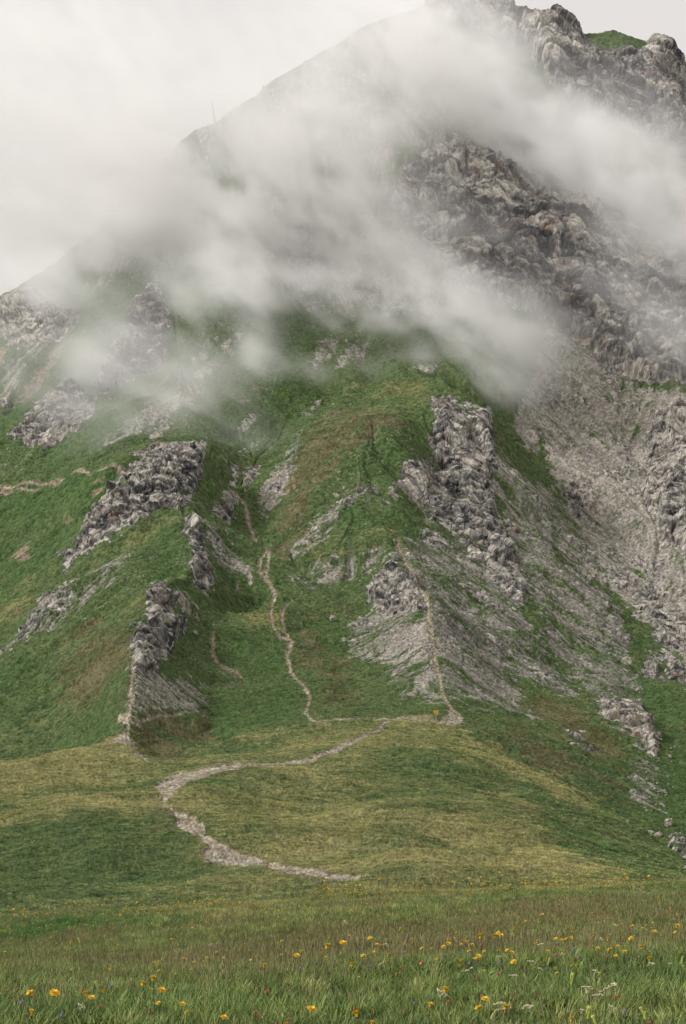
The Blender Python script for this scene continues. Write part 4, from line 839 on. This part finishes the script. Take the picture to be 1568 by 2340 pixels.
scatter('hill_grass', pos, rng.uniform(0, 6.28, len(d)), scl, rng.integers(0, 4, len(d)), tone, ht, G_HILL)
print('grass', len(d))
# ---------------------------------------------------------------- boulders, sign, mast
def boulder_mesh(seed, sx, sy, sz):
    import bmesh
    bm = bmesh.new(); bmesh.ops.create_icosphere(bm, subdivisions=4, radius=1)
    co = np.array([v.co[:] for v in bm.verts])
    v1, e1 = blocks(co[:, 0] * 1.1 + seed * 7, co[:, 1] * 1.1, co[:, 2] * 1.1, 400 + seed); v2, e2 = blocks(co[:, 0] * 2.6 + seed * 3, co[:, 1] * 2.6, co[:, 2] * 2.6, 500 + seed)
    k = 1 + .34 * v1 + .16 * v2 - .12 * np.exp(-e1 * 8); co = co * k[:, None] * np.array([sx, sy, sz]); co[:, 2] += sz * .45
    for v, c in zip(bm.verts, co): v.co = c
    me = bpy.data.meshes.new('boulder'); bm.to_mesh(me); bm.free()
    a = me.attributes.new('mc', 'FLOAT_COLOR', 'POINT'); a.data.foreach_set('color', np.stack([v1 * 0, np.exp(-e2 * 12), .6 + .4 * v2, v1 * 0 + .5], -1).astype(np.float32).ravel())
    return me
def stone_material():
    n = N('pale stone'); dk, ck, fc, st = n.attr('mc'); p = n.t.nodes.new('ShaderNodeTexCoord').outputs['Object']
    f = n.noise(1.6, 6, .7, p); c = n.ramp(f, [(.3, (.12, .11, .105)), (.45, (.34, .31, .27)), (.6, (.55, .50, .43))])
    n.val(n.mix(n.math('MULTIPLY', ck, .6), c, (.09, .085, .08)), n.b.inputs['Base Color']); n.bump(n.noise(3, 6, .7, p), .8, .3); return n.m
MAT_STONE = stone_material()
BM = [boulder_mesh(i, *q) for i, q in enumerate([(1, .9, .8), (1.2, .8, .7), (.8, .9, 1.1), (1.1, 1, .6), (.9, .8, 1.3)])]
for m_ in BM: m_.materials.append(MAT_STONE)
def boulder(X_, Y_, w, label, group=None, cat='boulder', near=66, var=None):
    p = seen_at(X_, Y_, near); r = w / 2 / F * p.y
    o = bpy.data.objects.new('boulder' if cat == 'boulder' else 'stone', BM[var if var is not None else int(rng.integers(0, 5))]); col.objects.link(o)
    o.location = (p.x, p.y, p.z - .25 * r); o.scale = (r, r, r); o.rotation_euler = (rng.uniform(-.2, .2), rng.uniform(-.2, .2), rng.uniform(0, 6.28))
    o['label'] = label; o['category'] = cat
    if group: o['group'] = group
    return o
BIG = [
 (1457, 1580, 11, 'pale block on the grass just above the big cracked crag at the right', 4), (1434, 1878, 9, 'small dark rock alone on the grassy crest left of the boulder cluster', 2),
 (1486, 1904, 17, 'left boulder of the grey cluster on the right-hand crest', 0), (1503, 1910, 19, 'round pale grey boulder in the middle of the cluster on the right crest', 0),
 (1526, 1888, 19, 'tall grey boulder standing highest in the cluster on the right crest', 4), (1534, 1914, 16, 'grey boulder at the foot of the tall one in the crest cluster', 1), (1549, 1926, 12, 'rightmost boulder of the crest cluster near the picture edge', 3),
 (1516, 1812, 12, 'large brownish boulder low on the stony slope below the big crag', 1), (1527, 1793, 9, 'pinkish boulder just above the lowest large boulder on the right slope', 3), (1531, 1731, 10, 'bright cream boulder in the rubble right below the big crag', 2),
 (1477, 1765, 8, 'brown stone block in the rubble straight below the big crag', 1), (1101, 1688, 6, 'lone white rock on the slope right of the cairn and path junction', 3), (1037, 1716, 4, 'small white stone on the mid hill below the path junction', 0),
 (484, 1470, 9, 'pale boulder beside the trail in the gully behind the pyramid crag', 1), (445, 1448, 14, 'brown lump of rock at the right foot of the pyramid crag', 0), (901, 1236, 6, 'white marker-like stone on the tip of the grassy spur above the scree', 4), (758, 1418, 14, 'pale rock lump on the slope left of the scree pyramid', 4),
 (124, 1086, 5, 'cream stone beside the upper footpath on the left slope', 0), (537, 1186, 6, 'pale stone on the grass left of the winding trail', 0)]
for a in BIG: boulder(*a[:4], var=a[4])
def inside(poly, n, smin, smax, label, group, near, far):
    a = np.array(poly, float); k = 0
    while k < n:
        x = rng.uniform(a[:, 0].min(), a[:, 0].max()); y = rng.uniform(a[:, 1].min(), a[:, 1].max())
        if poly_sd(np.array([x]), np.array([y]), poly)[0] > 0:
            boulder(x, y, smin + (smax - smin) * rng.random() ** 2, label, group, 'stone', near); k += 1
inside([(1440,1712),(1500,1725),(1545,1700),(1545,1760),(1530,1850),(1490,1860),(1460,1790)], 46, 3.0, 7, 'one of many pale stones strewn over the grass below the big crag', 'stones below the big crag', 240, 400)
inside([(1440,1548),(1470,1560),(1470,1600),(1445,1590)], 10, 3, 5, 'one of the small pale stones above the big crag', 'stones above the big crag', 330, 500)
inside([(470,1440),(492,1440),(500,1630),(470,1650),(440,1520)], 24, 3, 6, 'one of the small stones in the gully right of the pyramid crag', 'stones in the gully', 290, 400)
inside([(260,1035),(330,1000),(370,1010),(330,1045),(290,1060)], 22, 3, 6, 'one of the cream stones lying just above the left rock band', 'stones above the rock band', 480, 620)
inside([(0,1000),(60,1020),(200,1040),(260,1060),(60,1110),(0,1080)], 22, 2.5, 5, 'one of the pale stones scattered on the far left green slope', 'stones on the left slope', 480, 620)
inside([(775,1385),(840,1400),(840,1430),(780,1420)], 9, 3, 6, 'one of the pale stones at the foot of the crag left of the scree', 'stones left of the scree', 360, 480)
inside([(1070,1380),(1200,1340),(1330,1560),(1250,1560)], 14, 3, 5, 'one of the pale stones lying on the streaked scree flank', 'stones on the scree flank', 360, 560)
inside([(1012,1638),(1045,1638),(1048,1650),(1014,1650)], 14, 3, 7, 'one of the pale stones heaped at the path junction', 'stones heaped at the path junction', 280, 330)
# sign post on the saddle
def box_bm(bm, c, s, bev=.0):
    import bmesh
    from mathutils import Matrix
    r = bmesh.ops.create_cube(bm, size=1, matrix=Matrix.Translation(c) @ Matrix.Diagonal((*s, 1)))
    if bev: bmesh.ops.bevel(bm, geom=list({e for v in r['verts'] for e in v.link_edges}), offset=bev, segments=2, affect='EDGES')
def plain(name, c, rough=.6, var=.0, metal=0.):
    n = N(name); p = n.t.nodes.new('ShaderNodeTexCoord').outputs['Object']; f = n.noise(9, 4, .6, p)
    n.val(n.mix(n.rng(f, .35, .7, 0, .45), tuple(c), tuple(q * .6 for q in c)), n.b.inputs['Base Color']); n.b.inputs['Roughness'].default_value = rough; n.b.inputs['Metallic'].default_value = metal; n.b.inputs['Specular IOR Level'].default_value = .3; return n.m
def link_mesh(name, bm, mat, parent=None):
    me = bpy.data.meshes.new(name); bm.to_mesh(me); bm.free(); me.materials.append(mat); o = bpy.data.objects.new(name, me); col.objects.link(o); o.parent = parent; return o
import bmesh
from mathutils import Matrix
M_YEL = plain('yellow enamel', (.85, .45, .02)); M_POST = plain('weathered post', (.42, .38, .30)); M_WHITE = plain('white paint', (.75, .73, .68)); M_STEEL = plain('grey steel', (.16, .16, .17), .5, 0, .3)
p = seen_at(996, 1648, 280, 330)
sp = bpy.data.objects.new('signpost', None); col.objects.link(sp); sp.location = p; sp.scale = (.8, .8, .85); sp['label'] = 'yellow hiking signpost with stacked plates on the grassy saddle below the scree ridge'; sp['category'] = 'signpost'
bm = bmesh.new(); bmesh.ops.create_cone(bm, cap_ends=True, segments=10, radius1=.055, radius2=.05, depth=2.5, matrix=Matrix.Translation((0, 0, 1.1))); link_mesh('post', bm, M_POST, sp)
bm = bmesh.new(); bmesh.ops.create_cone(bm, cap_ends=True, segments=10, radius1=.075, radius2=.07, depth=.3, matrix=Matrix.Translation((0, 0, .55))); link_mesh('marker_band', bm, M_WHITE, sp)
for i, (z, sgn) in enumerate(((2.22, 1), (2.22, -1), (1.98, 1), (1.98, -1), (1.74, 1), (1.74, -1), (1.5, 1))):
    bm = bmesh.new(); L_ = .50 if i < 5 else .36; hgt = .105
    pts = [(.03, -hgt), (L_, -hgt), (L_ + .11, 0), (L_, hgt), (.03, hgt)]
    vs = [[bm.verts.new((sgn * x_, y_, z + z_)) for x_, z_ in pts] for y_ in (-.075, -.055)]
    bm.faces.new(vs[0]); bm.faces.new(vs[1][::-1])
    for q in range(5): bm.faces.new((vs[0][q], vs[0][(q + 1) % 5], vs[1][(q + 1) % 5], vs[1][q]))
    bmesh.ops.recalc_face_normals(bm, faces=bm.faces[:]); o = link_mesh('direction_plate', bm, M_YEL, sp)
# leaning mast on the misty skyline
i_ = int(np.searchsorted(X, 491)); j_ = np.searchsorted(D, 800) + int(np.argmin((HY - F * PZ[:, i_] / PY[:, i_])[np.searchsorted(D, 800):np.searchsorted(D, 1150)])); p = Vector((float(PX[j_, i_]), float(PY[j_, i_]), float(PZ[j_, i_]))); k = p.y / F
ms = bpy.data.objects.new('mast', None); col.objects.link(ms); ms.location = p; ms['label'] = 'thin leaning mast standing on the misty skyline ridge'; ms['category'] = 'mast'
top = Vector((-8 * k, 0, 52 * k))
bm = bmesh.new(); rot = top.to_track_quat('Z', 'Y').to_matrix().to_4x4()
bmesh.ops.create_cone(bm, cap_ends=True, segments=10, radius1=.42, radius2=.18, depth=top.length, matrix=rot @ Matrix.Translation((0, 0, top.length / 2))); link_mesh('pole', bm, M_STEEL, ms)
bm = bmesh.new(); box_bm(bm, (0, 0, 0), (1.0, .8, .5), .06); link_mesh('footing', bm, M_STEEL, ms)
bm = bmesh.new(); bmesh.ops.create_cone(bm, cap_ends=True, segments=8, radius1=.14, radius2=.09, depth=1.1, matrix=rot @ Matrix.Translation((0, 0, top.length + .3))); link_mesh('tip', bm, M_STEEL, ms)
# names for the rock outcrops
RL = {
 'tower': 'blocky rock tower standing on the right spur with a long tail of crags below', 'tower_left': 'small pale crag on the grass just left of the rock tower foot', 'spur_mid': 'rough crag on the left side of the scree ridge below the grassy spur tip',
 'band': 'long slanting rock band on the left spur above the yellow grass', 'pyramid': 'dark jagged crag on the face of the pyramid-shaped spur at lower left', 'rib': 'dark narrow rock rib dropping right of the green hollow',
 'left_low': 'craggy outcrop on the far left slope nearest the upper footpath', 'left_mid': 'large dark outcrop half in mist on the left slope', 'left_high': 'pale broken crag below the left skyline at the picture edge',
 'pinnacle': 'small upright rock pinnacle at the top of the winding trail', 'knob': 'low ragged rocks right of the pinnacle at the trail top', 'lump': 'pale rocky hump left of the winding trail below the pinnacle',
 'low_wall': 'low line of white rocks on the green slope between trail and rock tower', 'great': 'big cracked crag with rusty stain on the right grass slope', 'fang': 'pale pointed crag above and right of the lone block', 'fang_right': 'slanting crag at the right edge beside the pale pointed crag',
 'small_right': 'small brown crag on the grassy flank left of the big cracked crag', 'edge_crag': 'broken grey crag on the crest at the lower right picture edge', 'long_rib': 'thin rocky rib slanting down to the left picture edge', 'right_ribs': 'tall pale ribbed cliff at the right edge above the scree',
 'right_dark': 'broken dark rocks at the right edge below the ribbed cliff', 'gully_knob': 'small dark knob of rock in the grassy gully right of the tower', 'flank_rib': 'dark crags trailing down the scree flank below the rock tower', 'mid_wall': 'broad dark cliff band slanting down to the right below the thick cloud',
 'top_wall': 'steep craggy summit wall with green cap at upper right', 'summit': 'misty summit rocks at the top edge of the photo', 'mist_crag': 'faint dark crag seen through thin mist in mid slope'}
for k, o in CRAG.items(): o['label'] = RL[k]; o['category'] = 'cliff' if 'wall' in k and k != 'low_wall' or k == 'right_ribs' else 'rock outcrop'; o.name = 'rock_crag'
# ---------------------------------------------------------------- meadow flowers
def petals(bm, n, r0, r1, w, lift, z, rr, droop=0.):
    for i in range(n):
        a = 2 * math.pi * i / n + rr.uniform(-.15, .15); l = r1 * rr.uniform(.85, 1.1); up = lift * rr.uniform(.7, 1.3)
        c, s = math.cos(a), math.sin(a); q = []
        for t, ww in ((r0, w * .5), ((r0 + l) / 2, w), (l, w * .75)):
            zz = z + up * (t - r0) - droop * (t / r1) ** 2 * r1
            q.append((bm.verts.new((c * t - s * ww / 2, s * t + c * ww / 2, zz)), bm.verts.new((c * t + s * ww / 2, s * t - c * ww / 2, zz + .0008))))
        for (a0, b0), (a1, b1) in zip(q[:-1], q[1:]): bm.faces.new((a0, b0, b1, a1))
def flower(kind, seed, h):
    rr = random.Random(seed); hd = bmesh.new(); st = bmesh.new()
    if kind == 'yellow':
        petals(hd, 18, .003, .022, .0062, .25, 0, rr); petals(hd, 15, .002, .017, .0055, .6, .002, rr); petals(hd, 10, .001, .010, .004, 1.1, .004, rr)
        bmesh.ops.create_cone(hd, cap_ends=True, segments=8, radius1=.004, radius2=.009, depth=.012, matrix=Matrix.Translation((0, 0, -.006)))
    elif kind in ('red', 'blue'):
        bmesh.ops.create_icosphere(hd, subdivisions=2, radius=.0085, matrix=Matrix.Diagonal((1, 1, 1.1, 1)))
        for k in range(5): petals(hd, 11, .004, .0125 - .0012 * abs(k - 1), .0032, .5 * k - .6, .001 * k, rr)
    elif kind == 'cream':
        for k in range(16):
            a = rr.uniform(0, 6.28); r = .032 * math.sqrt(rr.random()); z = -.35 * r + rr.uniform(-.003, .003)
            bmesh.ops.create_icosphere(hd, subdivisions=1, radius=rr.uniform(.005, .008), matrix=Matrix.Translation((r * math.cos(a), r * math.sin(a), z)) @ Matrix.Diagonal((1, 1, .6, 1)))
            if k % 3 == 0: bmesh.ops.create_cone(hd, segments=3, radius1=.0008, radius2=.0012, depth=.04, matrix=Matrix.Translation((r * .5 * math.cos(a), r * .5 * math.sin(a), -.022)) @ Matrix.Rotation(.4, 4, 'Y'))
    else:
        for k in range(12): petals(hd, 5, .002, .010 - .0004 * k, .006, .3, -.006 * k, rr, .3)
    m0 = 7; prev = None; bx, by = rr.uniform(-.12, .12) * h, rr.uniform(-.12, .12) * h
    for i in range(m0 + 1):
        t = i / m0; c = Vector((bx * t * t, by * t * t, h * t)); ring = [st.verts.new(c + Vector((.0018 * math.cos(q * 2.09), .0018 * math.sin(q * 2.09), 0))) for q in range(3)]
        if prev:
            for q in range(3): st.faces.new((prev[q], prev[(q + 1) % 3], ring[(q + 1) % 3], ring[q]))
        prev = ring
    for k in range(3):
        a = rr.uniform(0, 6.28); z = h * rr.uniform(.1, .5); L_ = .06; c, s = math.cos(a), math.sin(a)
        v = [st.verts.new((c * t * L_ - s * w * .006, s * t * L_ + c * w * .006, z + .03 * t)) for t, w in ((0, .3), (.5, 1), (1, 0), (.5, -1))]; st.faces.new(v)
    tilt = Matrix.Rotation(rr.uniform(-.5, .5), 4, 'X') @ Matrix.Rotation(rr.uniform(-.4, .4), 4, 'Y'); bmesh.ops.transform(hd, matrix=Matrix.Translation((bx, by, h)) @ tilt, verts=hd.verts[:])
    return hd, st
FM = {'yellow': plain('yellow petals', (.80, .52, .03)), 'red': plain('clover red', (.40, .12, .11)), 'blue': plain('blue petals', (.22, .22, .38)), 'cream': plain('cream umbel', (.48, .44, .28)), 'lime': plain('lime yellow spike', (.48, .50, .08)), 'stem': plain('flower stem', (.08, .13, .035))}
def mk(bm, nm, mat):
    me = bpy.data.meshes.new(nm); bm.to_mesh(me); bm.free(); me.materials.append(mat); return me
FV = {k: [tuple(mk(b, n_, FM[k] if n_ == 'flower_head' else FM['stem']) for b, n_ in zip(flower(k, 31 * i + ord(k[0]), hh), ('flower_head', 'stem'))) for i, hh in enumerate(hs)] for k, hs in
      {'yellow': (.30, .24, .34, .20), 'red': (.22, .17, .26), 'blue': (.24, .2), 'cream': (.34, .28, .24), 'lime': (.26, .2)}.items()}
HS = {'yellow': (.30, .24, .34, .20), 'red': (.22, .17, .26), 'blue': (.24, .2), 'cream': (.34, .28, .24), 'lime': (.26, .2)}
LAB = {'yellow': ('yellow daisy-like flower on a thin stem in the foreground meadow', 'small yellow meadow flowers', 'yellow_flower'), 'red': ('small dull red clover head among the foreground grass', 'red clover heads', 'clover_flower'),
       'blue': ('tiny blue-violet flower among the foreground grass', 'blue meadow flowers', 'blue_flower'), 'cream': ('flat cream flower umbel standing in the foreground grass', 'cream umbels', 'umbel_flower'), 'lime': ('lime-yellow flower spike low in the foreground grass', 'lime-yellow flower spikes', 'flower_spike')}
NF = 0
def add_flower(kind, X_, Y_, size=1., label=None, group=True):
    global NF
    v = int(rng.integers(0, len(HS[kind]))); h_ = HS[kind][v] * (size if size != 1. else .75)
    ds = np.linspace(5.2, 56, 500); z = bilin(PZ, np.full(500, X_), ds) + h_; y = HY - F * z / ds
    k = np.where(y <= Y_)[0]; d = ds[k[0]] if len(k) else 53.
    if size == 1.: size = float(np.interp(d, [6, 14, 30, 55], [.72, .74, 1.05, 1.8])) * rng.uniform(.7, 1.25)
    e = bpy.data.objects.new(LAB[kind][2], None); col.objects.link(e); NF += 1
    e.location = ((X_ - HX) / F * d, d, float(bilin(PZ, np.array([X_]), np.array([d]))[0])); e.rotation_euler = (0, 0, rng.uniform(0, 6.28)); e.scale = (size,) * 3
    e['label'] = label or LAB[kind][0]; e['category'] = 'flower'
    if not label: e['group'] = LAB[kind][1]
    for me in FV[kind][v]:
        c = bpy.data.objects.new(me.name.split('.')[0], me); col.objects.link(c); c.parent = e
for X_, Y_, lb in ((354, 2236, 'larger and higher of the two big yellow flowers at lower left'), (338, 2250, 'lower left one of the two big yellow flowers at lower left'), (58, 2272, 'orange-yellow flower close to the lower left picture edge'), (97, 2281, 'orange-yellow flower right of the one at the lower left edge'),
                   (1131, 2138, 'brightest yellow flower in the middle of the tight cluster right of centre'), (1119, 2139, 'left flower of the tight bright yellow cluster right of centre'), (1148, 2140, 'right flower of the tight bright yellow cluster right of centre'),
                   (767, 2166, 'left one of a yellow flower pair at the meadow centre'), (777, 2159, 'right one of a yellow flower pair at the meadow centre'), (1035, 2265, 'single yellow flower alone in green grass below the cluster'), (1478, 2002, 'tall orange flower breaking the meadow skyline at right'),
                   (1550, 2120, 'yellow flower near the right picture edge'), (717, 2312, 'single yellow flower near the bottom edge left of centre'), (826, 2316, 'orange-yellow flower at the bottom edge near the centre')):
    add_flower('yellow', X_, Y_, 1.0001 if Y_ < 2200 and Y_ > 2050 else (.95 if Y_ > 2050 else 1.6), lb)
for X_, Y_ in ((622, 2160), (643, 2161), (437, 2127), (430, 2130), (515, 2331), (636, 2130), (242, 2240), (82, 2281), (1399, 2159), (1391, 2184), (1407, 2179), (1431, 2178), (1271, 2153), (1277, 2166), (859, 2316), (1534, 2121), (1019, 2169), (992, 2170), (946, 2163), (849, 2176), (1062, 2181), (1060, 2160), (1326, 2314), (1301, 2154), (1137, 2142), (1125, 2142), (1355, 2095), (1360, 2090)): add_flower('yellow', X_, Y_)
for X_, Y_ in ((342, 2319), (136, 2311), (612, 2288), (627, 2286), (606, 2297), (592, 2306), (661, 2320), (430, 2323), (630, 2329), (1021, 2306), (1379, 2185), (1099, 2170), (1086, 2217), (1344, 2164), (1554, 2099), (1456, 2147), (66, 2316), (186, 2263), (1003, 2180), (925, 2140)): add_flower('red', X_, Y_)
for X_, Y_ in ((1394, 2241), (1351, 2264), (1361, 2270), (1381, 2268), (1338, 2281), (1396, 2276), (1211, 2306), (1143, 2285), (1209, 2190), (1169, 2219), (1363, 2203), (1010, 2281), (187, 2274), (480, 2159), (495, 2174), (1138, 2303), (872, 2186), (1484, 2190)): add_flower('cream', X_, Y_)
for X_, Y_ in ((145, 2322), (252, 2257), (761, 2186), (682, 2202), (841, 2201), (845, 2205), (1384, 2120), (1371, 2120), (1511, 2135), (926, 2329), (1426, 2315), (1282, 2182), (1314, 2182), (922, 2177), (47, 2310)): add_flower('blue', X_, Y_)
for X_, Y_ in ((1452, 2290), (1478, 2294), (1455, 2300), (1538, 2265), (1542, 2275), (1430, 2285), (970, 2295), (985, 2299), (210, 2256), (1340, 2330), (760, 2330), (1328, 2320)): add_flower('lime', X_, Y_)
def rand_flowers(kind, n, x0, x1, f0, spread):
    for _ in range(n):
        X_ = rng.uniform(x0, x1); add_flower(kind, X_, min(f0(X_) + rng.normal() * spread, 2336))
lin = lambda *p: (lambda q: float(np.interp(q, [a for a, _ in p], [b for _, b in p])))
rand_flowers('yellow', 90, 700, 1568, lin((700, 2025), (1000, 2012), (1568, 2000)), 14)
rand_flowers('yellow', 36, 0, 700, lin((0, 2100), (250, 2080), (400, 2068), (700, 2040)), 14)
rand_flowers('yellow', 48, 800, 1500, lin((800, 2165), (1500, 2150)), 28)
rand_flowers('yellow', 48, 0, 1568, lin((0, 2160), (1568, 2110)), 45)
rand_flowers('yellow', 14, 0, 1568, lin((0, 2290), (1568, 2270)), 30)
rand_flowers('red', 30, 800, 1500, lin((800, 2180), (1500, 2170)), 24); rand_flowers('red', 14, 0, 1568, lin((0, 2300), (1568, 2290)), 30)
rand_flowers('cream', 14, 700, 1568, lin((700, 2150), (1568, 2120)), 40); rand_flowers('blue', 14, 600, 1568, lin((600, 2200), (1568, 2170)), 35); rand_flowers('lime', 22, 0, 1568, lin((0, 2200), (1568, 2190)), 60)
print('flowers', NF)

# the many tiny blossoms too small and too many to count
def dot_mesh(name, r, h, seed):
    bm = bmesh.new(); rr = random.Random(seed); petals(bm, 9, .001, r, r * .6, .3, 0, rr); petals(bm, 7, .001, r * .7, r * .5, .8, .001, rr)
    bmesh.ops.translate(bm, vec=(0, 0, h), verts=bm.verts[:])
    me = bpy.data.meshes.new(name); bm.to_mesh(me); bm.free(); return me
px, d = spread_points(9, 55, lambda q: np.interp(q, [9, 20, 40, 48, 55], [3, 6, 5, 8, 9]))
pos = place(px, d); pt = fbm2(pos[:, 0] / 2.2, pos[:, 1] / 4, 3, 350); keep = pt + .25 * rng.standard_normal(len(d)) > .08; px, d, pos = px[keep], d[keep], pos[keep]
u_ = rng.random(len(d)); kk = np.where(u_ < .62 + .3 * (d > 40), 0, np.where(u_ < .80, 1, np.where(u_ < .93, 2, 3))).astype(int)
for c_, (nm_, lb) in enumerate((('yellow', 0), ('red', 0), ('cream', 0), ('blue', 0))):
    s_ = kk == c_
    tone0 = np.ones((s_.sum(), 4)); ob = scatter('tiny_blossoms', pos[s_], rng.uniform(0, 6.28, s_.sum()), rng.uniform(.6, 1.2, s_.sum()) * np.interp(d[s_], [9, 30, 55], [1.0, 1.35, 2.0]), rng.integers(0, 2, s_.sum()), tone0, [dot_mesh('blossom', .012, .15, 3 + c_), dot_mesh('blossom', .010, .12, 13 + c_)], FM[nm_])
print('tiny', len(d))
